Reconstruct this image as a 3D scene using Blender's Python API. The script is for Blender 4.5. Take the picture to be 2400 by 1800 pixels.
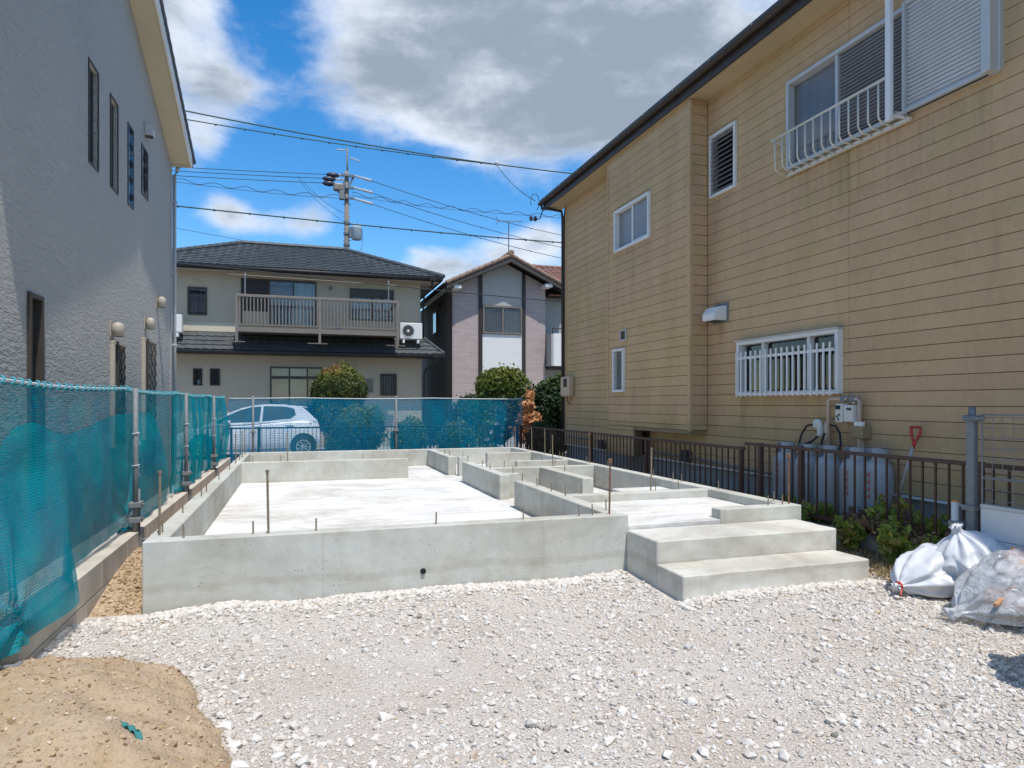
import bpy, bmesh, math, random
import numpy as np
from mathutils import Vector, Matrix, noise as mnoise

random.seed(7); rng = np.random.default_rng(11)
scene = bpy.context.scene
for o in list(bpy.data.objects): bpy.data.objects.remove(o, do_unlink=True)
COL = scene.collection
R = math.radians

# ------------------------------------------------------------------ camera
YAW = math.atan(500/1562.)
cam_d = bpy.data.cameras.new('camera'); cam = bpy.data.objects.new('camera', cam_d); COL.objects.link(cam)
cam_d.sensor_width = 36.0; cam_d.lens = 36.0*1562/2400; cam_d.shift_y = 45/2400
cam_d.clip_start = 0.05; cam_d.clip_end = 3000
cam.location = (0, 0, 1.55); cam.rotation_euler = (R(90), 0, -YAW)
scene.camera = cam

# ------------------------------------------------------------------ exposure
scene.view_settings.view_transform = 'Standard'; scene.view_settings.look = 'None'
scene.view_settings.gamma = 1.0; scene.view_settings.use_curve_mapping = False
scene.view_settings.exposure = 0.58
scene.cycles.max_bounces = 8; scene.cycles.transparent_max_bounces = 24
scene.cycles.diffuse_bounces = 5

# ------------------------------------------------------------------ sun
SUN_L = Vector((-0.085, 0.36, -0.88)).normalized()
sun_d = bpy.data.lights.new('sun', 'SUN'); sun = bpy.data.objects.new('sun', sun_d); COL.objects.link(sun)
sun_d.energy = 2.9; sun_d.angle = R(0.5); sun_d.color = (1.0, 0.955, 0.89)
sun.rotation_euler = SUN_L.to_track_quat('-Z', 'Y').to_euler(); sun.location = (2, -6, 16)

# ------------------------------------------------------------------ sky
world = bpy.data.worlds.new('World'); scene.world = world; world.use_nodes = True
wn = world.node_tree; wn.nodes.clear()
def N(t, typ, **kw):
    n = t.nodes.new(typ)
    for k, v in kw.items(): setattr(n, k, v)
    return n
def M(t, op, a, b=None, c=None, clamp=False):
    n = t.nodes.new('ShaderNodeMath'); n.operation = op; n.use_clamp = clamp
    for i, v in enumerate((a, b, c)):
        if v is None: continue
        if isinstance(v, (int, float)): n.inputs[i].default_value = v
        else: t.links.new(v, n.inputs[i])
    return n.outputs[0]
def sky_world():
    t = wn; L = t.links.new
    sky = N(t, 'ShaderNodeTexSky'); sky.sky_type = 'NISHITA'; sky.sun_disc = False
    sp = -SUN_L
    sky.sun_elevation = math.asin(sp.z); sky.sun_rotation = math.atan2(sp.x, sp.y)
    sky.air_density = 1.0; sky.dust_density = 0.25; sky.ozone_density = 2.2
    hs = N(t, 'ShaderNodeHueSaturation'); hs.inputs['Saturation'].default_value = 1.40; hs.inputs['Value'].default_value = .88
    L(sky.outputs[0], hs.inputs['Color'])
    tc = N(t, 'ShaderNodeTexCoord')
    D = tc.outputs['Generated']
    def nz(scale, detail, rough, off=(0, 0, 0), zs=1.7, dist=0.0):
        mp = N(t, 'ShaderNodeMapping'); mp.inputs['Scale'].default_value = (1, 1, zs); mp.inputs['Location'].default_value = off
        L(D, mp.inputs['Vector'])
        n = N(t, 'ShaderNodeTexNoise'); n.inputs['Scale'].default_value = scale; n.inputs['Detail'].default_value = detail
        n.inputs['Roughness'].default_value = rough; n.inputs['Distortion'].default_value = dist
        L(mp.outputs[0], n.inputs['Vector']); return n.outputs[0]
    big = nz(2.3, 3, .5, (3.1, 1.7, .4)); det = nz(7.0, 10, .62, (1.3, 4.2, 2.0), 1.9, .25); fine = nz(19, 8, .6, (7, 2, 1), 1.6)
    # banks of cloud: azimuth from +Y towards +X, elevation, half width, half height (degrees), weight
    banks = [(15, 30, 9, 6.0, .75), (5.5, 29.5, 4.0, 4.0, .45), (7.5, 25, 4.5, 3.2, .50), (12.5, 23.4, 4.0, 2.2, .50), (20, 23.4, 6, 2.6, .50), (24, 29, 8, 6, .70), (32, 26, 9, 6, .85), (29, 22.5, 5, 2.6, .50), (2.0, 33, 3.5, 2.5, .30), (14, 36, 11, 5, .6),
             (-8.2, 25.5, 3.0, 3.6, .72), (-4.8, 23.4, 2.6, 2.0, .60), (-7.2, 19.6, 1.7, 1.6, .50), (-9.8, 30, 2.4, 3, .6), (-13, 25, 3, 6, .6),
             (-3.2, 14.2, 3.6, 1.2, .78), (1.2, 15.0, 1.7, 1.6, .62), (-5.5, 14.8, 1.5, 1.4, .50),
             (18.2, 12.8, 3.6, 1.6, .80), (20.8, 14.0, 1.9, 1.3, .55), (10.6, 11.8, 2.6, 1.7, .66), (14.2, 11.0, 3, 1.2, .52), (24, 11.5, 3, 1.6, .5),
             (-22, 18, 8, 5, .6), (48, 20, 10, 6, .6)]
    acc = None
    for az, el, hw, hh, w in banks:
        a, e = R(az), R(el)
        c = Vector((math.sin(a)*math.cos(e), math.cos(a)*math.cos(e), math.sin(e)))
        r = Vector((math.cos(a), -math.sin(a), 0)); u = r.cross(c); u = u if u.z > 0 else -u
        def dot(v, k):
            n = N(t, 'ShaderNodeVectorMath', operation='DOT_PRODUCT'); L(D, n.inputs[0]); n.inputs[1].default_value = v/k; return n.outputs['Value']
        qa = dot(r, math.sin(R(hw))); 
        ub = dot(u, math.sin(R(hh)))
        fr = dot(c, 1.0)
        s = M(t, 'ADD', M(t, 'MULTIPLY', qa, qa), M(t, 'MULTIPLY', ub, ub))
        s = M(t, 'ADD', s, M(t, 'MULTIPLY', M(t, 'LESS_THAN', fr, 0.0), 50.0))
        g = M(t, 'MULTIPLY', M(t, 'POWER', 2.718, M(t, 'MULTIPLY', s, -0.8)), w)
        acc = g if acc is None else M(t, 'ADD', acc, g)
    # scattered cloud goes on over the rest of the sky, away from the view
    fwd = Vector((math.sin(YAW), math.cos(YAW), 0.25)).normalized()
    nd = N(t, 'ShaderNodeVectorMath', operation='DOT_PRODUCT'); L(D, nd.inputs[0]); nd.inputs[1].default_value = fwd
    mr = N(t, 'ShaderNodeMapRange'); mr.inputs['From Min'].default_value = .86; mr.inputs['From Max'].default_value = .70
    L(nd.outputs['Value'], mr.inputs['Value'])
    rest = M(t, 'MULTIPLY', mr.outputs[0], M(t, 'MULTIPLY', M(t, 'SUBTRACT', big, .36), 2.6))
    dens = M(t, 'ADD', acc, rest)
    dens = M(t, 'ADD', dens, M(t, 'MULTIPLY', M(t, 'SUBTRACT', det, .5), 1.5))
    dens = M(t, 'ADD', dens, M(t, 'MULTIPLY', M(t, 'SUBTRACT', fine, .5), .30))
    ms = N(t, 'ShaderNodeMapRange', interpolation_type='SMOOTHSTEP'); ms.inputs['From Min'].default_value = .24; ms.inputs['From Max'].default_value = .92
    L(dens, ms.inputs['Value'])
    mask = ms.outputs[0]
    th = N(t, 'ShaderNodeMapRange', interpolation_type='SMOOTHSTEP'); th.inputs['From Min'].default_value = .30; th.inputs['From Max'].default_value = 1.62
    L(M(t, 'ADD', dens, M(t, 'MULTIPLY', M(t, 'SUBTRACT', nz(5.5, 9, .62, (9, 3, 5), 2.2, .3), .5), 3.0)), th.inputs['Value'])
    cc = N(t, 'ShaderNodeMix', data_type='RGBA'); cc.inputs['A'].default_value = CLOUD_LIT; cc.inputs['B'].default_value = CLOUD_GREY
    L(th.outputs[0], cc.inputs['Factor'])
    mx = N(t, 'ShaderNodeMix', data_type='RGBA'); L(mask, mx.inputs['Factor']); L(hs.outputs[0], mx.inputs['A']); L(cc.outputs['Result'], mx.inputs['B'])
    bg = N(t, 'ShaderNodeBackground'); bg.inputs['Strength'].default_value = 0.15
    L(mx.outputs['Result'], bg.inputs['Color'])
    out = N(t, 'ShaderNodeOutputWorld'); L(bg.outputs[0], out.inputs['Surface'])
CLOUD_LIT = (3.75, 4.1, 4.7, 1); CLOUD_GREY = (1.45, 1.80, 2.25, 1)
sky_world()

# ------------------------------------------------------------------ helpers: materials
MATS = {}
def new_mat(name):
    m = bpy.data.materials.new(name); m.use_nodes = True
    t = m.node_tree; b = t.nodes['Principled BSDF']; MATS[name] = m
    return m, t, b
def ramp(t, fac, stops):
    r = N(t, 'ShaderNodeValToRGB'); e = r.color_ramp.elements
    while len(e) < len(stops): e.new(0.5)
    for k, (p, c) in zip(e, stops): k.position = p; k.color = (*c, 1) if len(c) == 3 else c
    if fac is not None: t.links.new(fac, r.inputs[0])
    return r.outputs[0]
def tnoise(t, scale, detail=5, rough=.55, sc=(1, 1, 1), vec=None, dist=0.0):
    if vec is None: vec = N(t, 'ShaderNodeNewGeometry').outputs['Position']
    mp = N(t, 'ShaderNodeMapping'); mp.inputs['Scale'].default_value = sc; t.links.new(vec, mp.inputs['Vector'])
    n = N(t, 'ShaderNodeTexNoise'); n.inputs['Scale'].default_value = scale; n.inputs['Detail'].default_value = detail
    n.inputs['Roughness'].default_value = rough; n.inputs['Distortion'].default_value = dist
    t.links.new(mp.outputs[0], n.inputs['Vector']); return n.outputs[0]
def mulc(c, k): return tuple(min(1, x*k) for x in c[:3])
def pm(name, col, rough=.7, var=.14, scale=5, bump=0.0, bscale=60, metal=0.0, spec=.4, sc=(1, 1, 1), objvar=0.0, grime=0.0):
    m, t, b = new_mat(name); L = t.links.new
    n = tnoise(t, scale, 6, .6, sc)
    c = ramp(t, n, [(.25, mulc(col, 1-var)), (.75, mulc(col, 1+var))])
    if grime:
        g = tnoise(t, scale*.33+.4, 8, .68, (1, 1, .35))
        mx = N(t, 'ShaderNodeMix', data_type='RGBA'); mx.blend_type = 'MULTIPLY'; L(c, mx.inputs['A'])
        L(ramp(t, g, [(.42, (1, 1, 1)), (.72, (1-grime, 1-grime*1.05, 1-grime*1.15))]), mx.inputs['B']); mx.inputs['Factor'].default_value = 1
        c = mx.outputs['Result']
    if objvar:
        oi = N(t, 'ShaderNodeObjectInfo'); v = N(t, 'ShaderNodeHueSaturation')
        L(M(t, 'ADD', M(t, 'MULTIPLY', oi.outputs['Random'], 2*objvar), 1-objvar), v.inputs['Value']); L(c, v.inputs['Color']); c = v.outputs[0]
    L(c, b.inputs['Base Color']); b.inputs['Roughness'].default_value = rough; b.inputs['Metallic'].default_value = metal
    b.inputs['Specular IOR Level'].default_value = spec
    if bump:
        bp = N(t, 'ShaderNodeBump'); bp.inputs['Strength'].default_value = bump; bp.inputs['Distance'].default_value = .01
        L(tnoise(t, bscale, 6, .6), bp.inputs['Height']); L(bp.outputs[0], b.inputs['Normal'])
    return m

# ------------------------------------------------------------------ helpers: meshes
class MB:
    """collects shapes; T maps (along, outward, up) to world"""
    def __init__(s, T=None): s.v = []; s.f = []; s.T = T
    def add(s, vs, fs):
        o = len(s.v); s.v += [tuple(p) for p in vs]; s.f += [tuple(i+o for i in q) for q in fs]; return s
    def box(s, x0, x1, y0, y1, z0, z1):
        return s.add([(x0, y0, z0), (x1, y0, z0), (x1, y1, z0), (x0, y1, z0), (x0, y0, z1), (x1, y0, z1), (x1, y1, z1), (x0, y1, z1)],
                     [(0, 3, 2, 1), (4, 5, 6, 7), (0, 1, 5, 4), (1, 2, 6, 5), (2, 3, 7, 6), (3, 0, 4, 7)])
    def prism(s, poly, axis, a, b):
        """poly of 2D points extruded along axis (0,1,2) from a to b"""
        n = len(poly)
        def P(p, k):
            q = list(p); q.insert(axis, k); return tuple(q)
        return s.add([P(p, a) for p in poly]+[P(p, b) for p in poly],
                     [tuple(range(n))[::-1], tuple(range(n, 2*n))]+[(i, (i+1) % n, (i+1) % n+n, i+n) for i in range(n)])
    def tube(s, pts, r, n=8, cap=True, closed=False):
        pts = [Vector(p) for p in pts]; rs = r if isinstance(r, (list, tuple)) else [r]*len(pts)
        vs = []; K = len(pts)
        up = Vector((0, 0, 1))
        for i, p in enumerate(pts):
            if closed: d = pts[(i+1) % K]-pts[i-1]
            else: d = pts[min(i+1, K-1)]-pts[max(i-1, 0)]
            d.normalize()
            a = d.cross(up)
            if a.length < .05: a = d.cross(Vector((1, 0, 0)))
            a.normalize(); b = d.cross(a)
            if i and not closed:
                pass
            for k in range(n):
                t = 2*math.pi*k/n; vs.append(p+(a*math.cos(t)+b*math.sin(t))*rs[i])
        fs = []
        for i in range(K if closed else K-1):
            j = (i+1) % K
            for k in range(n): fs.append((i*n+k, i*n+(k+1) % n, j*n+(k+1) % n, j*n+k))
        if cap and not closed: fs += [tuple(range(n))[::-1], tuple(range((K-1)*n, K*n))]
        return s.add(vs, fs)
    def lathe(s, prof, c, n=16, axis=2):
        """prof: (radius, height) list, about an axis through c"""
        vs = []; c = Vector(c)
        for r, z in prof:
            for k in range(n):
                t = 2*math.pi*k/n; q = [r*math.cos(t), r*math.sin(t)]; q.insert(axis, z); vs.append(c+Vector(q))
        K = len(prof); fs = []
        for i in range(K-1):
            for k in range(n): fs.append((i*n+k, i*n+(k+1) % n, (i+1)*n+(k+1) % n, (i+1)*n+k))
        fs += [tuple(range(n))[::-1], tuple(range((K-1)*n, K*n))]
        return s.add(vs, fs)
    def grid(s, fn, nu, nv):
        vs = [fn(i/nu, j/nv) for j in range(nv+1) for i in range(nu+1)]
        return s.add(vs, [(j*(nu+1)+i, j*(nu+1)+i+1, (j+1)*(nu+1)+i+1, (j+1)*(nu+1)+i) for j in range(nv) for i in range(nu)])
    def mesh(s, name, mat, org=(0, 0, 0), smooth=False, bevel=0, fix=True, jitter=0):
        vs = [s.T(*p) for p in s.v] if s.T else s.v
        ox, oy, oz = org
        me = bpy.data.meshes.new(name); me.from_pydata([(x-ox, y-oy, z-oz) for x, y, z in vs], [], s.f)
        if fix or bevel:
            bm = bmesh.new(); bm.from_mesh(me)
            if bevel:
                ed = [e for e in bm.edges if len(e.link_faces) == 2 and e.calc_face_angle(0) > R(50)]
                bmesh.ops.bevel(bm, geom=ed, offset=bevel, segments=1, affect='EDGES', clamp_overlap=True)
            if fix: bmesh.ops.recalc_face_normals(bm, faces=bm.faces)
            bm.to_mesh(me); bm.free()
        if smooth: me.polygons.foreach_set('use_smooth', [True]*len(me.polygons))
        me.materials.append(MATS[mat] if isinstance(mat, str) else mat); me.update()
        return me
    def build(s, name, mat, parent=None, **kw):
        org = tuple(parent_loc(parent)) if parent else (0, 0, 0)
        o = bpy.data.objects.new(name, s.mesh(name, mat, org, **kw)); COL.objects.link(o)
        if parent: o.parent = parent
        return o
def parent_loc(p):
    v = Vector((0, 0, 0))
    while p is not None: v += Vector(p.location); p = p.parent
    return v
def tag(o, label=None, cat=None, group=None, kind=None):
    if label: o['label'] = label
    if cat: o['category'] = cat
    if group: o['group'] = group
    if kind: o['kind'] = kind
    return o
def thing(name, label, cat, loc=(0, 0, 0), group=None):
    o = bpy.data.objects.new(name, None); COL.objects.link(o); o.location = loc; o.empty_display_size = .2
    return tag(o, label, cat, group)
def inst(name, me, loc, parent=None, rot=None):
    """a piece sharing mesh data, placed by a world position"""
    o = bpy.data.objects.new(name, me); COL.objects.link(o)
    o.location = Vector(loc)-(parent_loc(parent) if parent else Vector((0, 0, 0)))
    if rot: o.rotation_euler = rot
    if parent: o.parent = parent
    return o
def copy_tree(o, parent=None):
    c = o.copy(); COL.objects.link(c)
    if parent is not None: c.parent = parent
    for ch in [k for k in bpy.data.objects if k.parent == o]: copy_tree(ch, c)
    return c
def fast_mesh(name, V, F, mat, attr=None, smooth=False):
    """V (n,3), F (m,k) with a constant number of corners"""
    V = np.asarray(V, dtype=np.float32); F = np.asarray(F, dtype=np.int32); m, k = F.shape
    me = bpy.data.meshes.new(name); me.vertices.add(len(V)); me.vertices.foreach_set('co', V.ravel())
    me.loops.add(m*k); me.loops.foreach_set('vertex_index', F.ravel()); me.polygons.add(m)
    me.polygons.foreach_set('loop_start', np.arange(0, m*k, k, dtype=np.int32))
    me.polygons.foreach_set('use_smooth', np.full(m, smooth, dtype=bool))
    if attr is not None:
        a = me.attributes.new('tone', 'FLOAT', 'POINT'); a.data.foreach_set('value', np.asarray(attr, dtype=np.float32))
    me.materials.append(MATS[mat]); me.update(calc_edges=True); me.validate()
    return me
def fast_obj(name, me, parent=None):
    o = bpy.data.objects.new(name, me); COL.objects.link(o)
    if parent: o.parent = parent; o.location = -parent_loc(parent)
    return o
# value noise, vectorised
_tab = rng.random((256, 256))
def vnoise(x, y):
    x = np.asarray(x, float); y = np.asarray(y, float); xi = np.floor(x).astype(int); yi = np.floor(y).astype(int); fx = x-xi; fy = y-yi
    fx = fx*fx*(3-2*fx); fy = fy*fy*(3-2*fy)
    g = lambda a, b: _tab[a & 255, b & 255]
    return (g(xi, yi)*(1-fx)+g(xi+1, yi)*fx)*(1-fy)+(g(xi, yi+1)*(1-fx)+g(xi+1, yi+1)*fx)*fy
def fbm(x, y, o=4):
    s = 0; a = .5
    for k in range(o): s = s+a*(vnoise(x*2**k+k*17.3, y*2**k+k*9.1)-.5); a *= .5
    return s
FY = lambda P: (lambda t, n, z: (t, P-n, z))      # wall that faces -Y
FXm = lambda P: (lambda t, n, z: (P-n, t, z))     # wall that faces -X
FXp = lambda P: (lambda t, n, z: (P+n, t, z))     # wall that faces +X
def cells(t0, t1, z0, z1, holes):
    """the rectangle minus holes, as a list of rectangles"""
    hs = [h for h in holes if h[0] < t1 and h[1] > t0 and h[2] < z1 and h[3] > z0]
    if not hs: return [(t0, t1, z0, z1)]
    zs = sorted({z0, z1, *[min(max(h[2], z0), z1) for h in hs], *[min(max(h[3], z0), z1) for h in hs]}); out = []
    for a, b in zip(zs, zs[1:]):
        if b-a < 1e-5: continue
        cut = sorted([(max(h[0], t0), min(h[1], t1)) for h in hs if h[2] < (a+b)/2 < h[3]]); x = t0
        for p, q in cut:
            if p-x > 1e-4: out.append((x, p, a, b))
            x = max(x, q)
        if t1-x > 1e-4: out.append((x, t1, a, b))
    return out
def wall_mb(T, t0, t1, z0, z1, n0, n1, holes=()):
    m = MB(T)
    for a, b, c, d in cells(t0, t1, z0, z1, holes): m.box(a, b, n0, n1, c, d)
    return m
# ------------------------------------------------------------------ materials
pm('shutter_grey', (.64, .66, .68), .5, .06, 4, grime=.1)
pm('white_metal', (.74, .74, .73), .45, .05, 3, metal=0, grime=.10)
pm('cream_metal', (.70, .66, .56), .5, .06, 4, grime=.15)
pm('alu', (.52, .53, .53), .5, .06, 6, metal=.2)
pm('galv', (.20, .21, .215), .65, .18, 30, metal=.1, bump=.1, bscale=90)
pm('galv_dark', (.16, .18, .20), .55, .2, 20, metal=.3)
pm('rust', (.22, .115, .07), .85, .35, 40, bump=.2, bscale=120, metal=.1)
pm('bolt', (.30, .24, .17), .6, .3, 60, metal=.5)
pm('iron_brown', (.085, .045, .034), .55, .25, 14, bump=.1)
pm('iron_black', (.018, .018, .019), .5, .2, 14)
pm('rubber', (.012, .012, .012), .6, .1, 10)
pm('dark_trim', (.035, .028, .024), .5, .15, 6)
pm('bronze_frame', (.075, .062, .050), .45, .12, 8, metal=.2)
pm('tan_frame', (.42, .37, .30), .5, .08, 6)
pm('white_paint', (.80, .79, .76), .55, .06, 3, grime=.12)
pm('cream_soffit', (.60, .52, .37), .75, .07, 2, grime=.10)
pm('tan_soffit', (.50, .39, .235), .8, .08, 1.5, grime=.18)
pm('verge_tile', (.075, .085, .105), .45, .2, 9, bump=.1)
pm('roof_tile_grey', (.070, .078, .080), .55, .32, 3.2, bump=.15, bscale=40)
pm('roof_tile_red', (.24, .125, .095), .65, .35, 6, bump=.15, bscale=40)
pm('roof_tile_brown', (.26, .165, .115), .65, .3, 7, bump=.15, bscale=40)
pm('gutter_brown', (.050, .037, .030), .45, .3, 7, grime=.2)
pm('joint_dark', (.15, .105, .06), .9, .1, 5)
pm('base_concrete', (.36, .36, .35), .9, .14, 3, bump=.2, grime=.2)
pm('dark_house_wall', (.50, .43, .32), .85, .06, 2.5, bump=.25, bscale=14, grime=.06)
pm('dark_house_band', (.60, .535, .40), .85, .06, 5, bump=.2, bscale=20, sc=(1, 1, 6))
pm('taupe_metal', (.20, .175, .145), .5, .1, 5)
pm('interior', (.035, .034, .036), .9, .2, 2)
pm('curtain_white', (.62, .64, .64), .9, .07, 3)
pm('curtain_lace', (.50, .52, .54), .9, .1, 3)
pm('curtain_violet', (.20, .20, .27), .9, .18, 14)
pm('curtain_brown', (.30, .135, .07), .9, .15, 4)
pm('gable_white', (.70, .695, .66), .85, .05, 3, bump=.35, bscale=9)
pm('plaster_grey', (.40, .385, .36), .9, .06, 2)
pm('mauve_wall', (.235, .195, .185), .9, .1, 4, bump=.2, bscale=20)
pm('pole_concrete', (.25, .22, .185), .9, .18, 4, bump=.2, grime=.25)
pm('porcelain', (.58, .59, .60), .25, .04, 4)
pm('insulator_dark', (.03, .035, .06), .4, .1, 4)
pm('transformer', (.36, .43, .46), .5, .06, 3)
pm('wire', (.022, .03, .028), .6, .1, 2)
pm('wire_green', (.03, .075, .06), .6, .1, 2)
pm('ac_white', (.72, .71, .67), .5, .05, 4, grime=.1)
pm('grille_dark', (.05, .05, .05), .6, .1, 5)
pm('meter_box', (.62, .46, .32), .6, .08, 6, grime=.15)
pm('tank', (.40, .43, .45), .55, .10, 7, grime=.22, bump=.05)
pm('tank_red', (.48, .12, .08), .6, .25, 30)
pm('gas_pipe', (.58, .44, .35), .6, .12, 12)
pm('gas_meter', (.66, .64, .57), .5, .06, 8)
pm('brown_box', (.30, .225, .12), .6, .08, 6)
pm('shovel_red', (.48, .055, .035), .45, .12, 12)
pm('shovel_shaft', (.40, .37, .33), .6, .12, 20)
pm('scrap_teal', (.06, .25, .24), .6, .2, 20)
pm('orange', (.72, .22, .04), .5, .1, 10)
pm('cardboard', (.50, .33, .19), .9, .1, 10)
pm('wood', (.46, .25, .14), .8, .2, 20, sc=(1, 1, 4))
pm('blue_plastic', (.03, .12, .35), .4, .1, 10)
pm('bucket', (.55, .62, .80), .4, .05, 5)
pm('rope', (.52, .60, .62), .8, .1, 30)
pm('rope_teal', (.06, .30, .36), .8, .2, 30)
pm('trunk', (.13, .09, .06), .9, .3, 20, bump=.3)
pm('tyre', (.016, .016, .017), .75, .1, 20)
pm('rim', (.55, .56, .58), .3, .05, 10, metal=.6)
pm('lamp_red', (.35, .015, .012), .2, .1, 10)
pm('lamp_clear', (.65, .68, .70), .12, .05, 10)
pm('asphalt', (.075, .076, .08), .9, .25, 3, bump=.3, bscale=200)
pm('concrete_yard', (.40, .39, .37), .9, .14, 2, bump=.2, bscale=90, grime=.15)
pm('block', (.56, .505, .42), .92, .13, 5, bump=.4, bscale=110, objvar=.05, grime=.22)
pm('net_white_panel', (.66, .66, .65), .5, .05, 4, grime=.12)

def car_paint():
    m, t, b = new_mat('car_paint')
    b.inputs['Metallic'].default_value = .05; b.inputs['Roughness'].default_value = .28
    b.inputs['Coat Weight'].default_value = .8; b.inputs['Coat Roughness'].default_value = .03
    t.links.new(ramp(t, tnoise(t, 400, 2), [(.3, (.70, .72, .74)), (.7, (.76, .78, .80))]), b.inputs['Base Color'])
car_paint()
def car_glass():
    m, t, b = new_mat('car_glass'); b.inputs['Roughness'].default_value = .03; b.inputs['Specular IOR Level'].default_value = .6
    t.links.new(ramp(t, tnoise(t, 1.2, 2), [(.3, (.03, .05, .05)), (.7, (.06, .085, .08))]), b.inputs['Base Color'])
car_glass()
def glass(name, tint, refl=1.0):
    m, t, b = new_mat(name); L = t.links.new; t.nodes.remove(b)
    out = [n for n in t.nodes if n.type == 'OUTPUT_MATERIAL'][0]
    tr = N(t, 'ShaderNodeBsdfTransparent'); gl = N(t, 'ShaderNodeBsdfGlossy'); gl.inputs['Roughness'].default_value = .02
    L(ramp(t, tnoise(t, .8, 2), [(.3, mulc(tint, .93)), (.7, tint)]), tr.inputs['Color'])
    lw = N(t, 'ShaderNodeFresnel'); lw.inputs['IOR'].default_value = 1.5
    bp = N(t, 'ShaderNodeBump'); bp.inputs['Strength'].default_value = .03; L(tnoise(t, 3, 2), bp.inputs['Height'])
    L(bp.outputs[0], gl.inputs['Normal'])
    mx = N(t, 'ShaderNodeMixShader'); L(M(t, 'MULTIPLY', M(t, 'ADD', lw.outputs[0], .03), refl, clamp=True), mx.inputs[0]); L(tr.outputs[0], mx.inputs[1]); L(gl.outputs[0], mx.inputs[2])
    L(mx.outputs[0], out.inputs[0])
glass('glass', (.62, .66, .68), 1.0)
glass('glass_clear', (.88, .90, .90), .8)
glass('glass_dark', (.20, .22, .24), 1.6)

glass('glass_dull', (.80, .80, .80), .12)

def frosted():
    m, t, b = new_mat('frosted_glass'); b.inputs['Roughness'].default_value = .22; b.inputs['Specular IOR Level'].default_value = .5
    t.links.new(ramp(t, tnoise(t, 2.0, 4), [(.3, (.19, .19, .20)), (.7, (.25, .25, .26))]), b.inputs['Base Color'])
frosted()

def concrete(name, col, tones=.16, form=True, speck=True, streak=False, wet=0.0):
    m, t, b = new_mat(name); L = t.links.new
    pos = N(t, 'ShaderNodeNewGeometry').outputs['Position']
    a = tnoise(t, 1.3, 7, .62, (1, 1, 1.6), pos); c = ramp(t, a, [(.28, mulc(col, 1-tones)), (.5, col), (.74, mulc(col, 1+tones*.7))])
    def mul(c, f, k=1.0):
        mx = N(t, 'ShaderNodeMix', data_type='RGBA'); mx.blend_type = 'MULTIPLY'; mx.inputs['Factor'].default_value = k
        L(c, mx.inputs['A']); L(f, mx.inputs['B']); return mx.outputs['Result']
    c = mul(c, ramp(t, tnoise(t, 9, 6, .65, (1, 1, .5), pos), [(.3, (.90, .90, .89)), (.7, (1.06, 1.06, 1.05))]))
    # damp, stained patches with warm and grey casts
    c = mul(c, ramp(t, tnoise(t, .75, 6, .7, (1, 1, 2.4), pos, .6), [(.40, (1, 1, 1)), (.52, (.92, .90, .86)), (.62, (.80, .765, .72)), (.70, (.72, .70, .68)), (.78, (.9, .88, .85))]))
    if form:
        sp = N(t, 'ShaderNodeSeparateXYZ'); L(pos, sp.inputs[0])
        wz = M(t, 'ADD', sp.outputs[2], M(t, 'MULTIPLY', M(t, 'SUBTRACT', tnoise(t, 1.1, 5, .6, (1, 1, .2), pos), .5), .22))
        band = M(t, 'ABSOLUTE', M(t, 'SUBTRACT', wz, .20))
        c = mul(c, ramp(t, M(t, 'MULTIPLY', band, 10.0), [(0, (.86, .84, .81)), (.25, (.90, .885, .86)), (.42, (1, 1, 1))]), .8)
        fx = M(t, 'ABSOLUTE', M(t, 'SUBTRACT', M(t, 'FRACT', M(t, 'DIVIDE', M(t, 'ADD', M(t, 'ADD', sp.outputs[0], sp.outputs[1]), .83), 1.82)), .5))
        c = mul(c, ramp(t, fx, [(0, (.84, .83, .81)), (.003, (.90, .89, .88)), (.007, (1, 1, 1))]), .55)
    if streak:
        c = mul(c, ramp(t, tnoise(t, 2.2, 7, .7, (.35, 1.5, 1), pos, 1.2), [(.42, (1, 1, 1)), (.56, (.84, .84, .85)), (.66, (.68, .68, .71)), (.74, (.95, .95, .95))]))
    if speck:
        v = N(t, 'ShaderNodeTexVoronoi'); v.inputs['Scale'].default_value = 26; L(pos, v.inputs['Vector'])
        sel = M(t, 'MULTIPLY', M(t, 'LESS_THAN', v.outputs['Distance'], .13), M(t, 'GREATER_THAN', tnoise(t, 3.1, 3, .5, (1, 1, 1), pos), .56))
        mx = N(t, 'ShaderNodeMix', data_type='RGBA'); L(sel, mx.inputs['Factor']); L(c, mx.inputs['A']); mx.inputs['B'].default_value = (*mulc(col, .42), 1); c = mx.outputs['Result']
    L(c, b.inputs['Base Color']); b.inputs['Roughness'].default_value = .88; b.inputs['Specular IOR Level'].default_value = .3
    bp = N(t, 'ShaderNodeBump'); bp.inputs['Strength'].default_value = .25; bp.inputs['Distance'].default_value = .008
    L(M(t, 'ADD', tnoise(t, 90, 6, .65, (1, 1, 1), pos), M(t, 'MULTIPLY', tnoise(t, 7, 5, .6, (1, 1, 1), pos), 1.5)), bp.inputs['Height']); L(bp.outputs[0], b.inputs['Normal'])
concrete('concrete', (.55, .55, .505), .12)
concrete('concrete_slab', (.78, .775, .75), .08, streak=True, speck=False, form=False)
concrete('concrete_step', (.63, .62, .575), .22)

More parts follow.
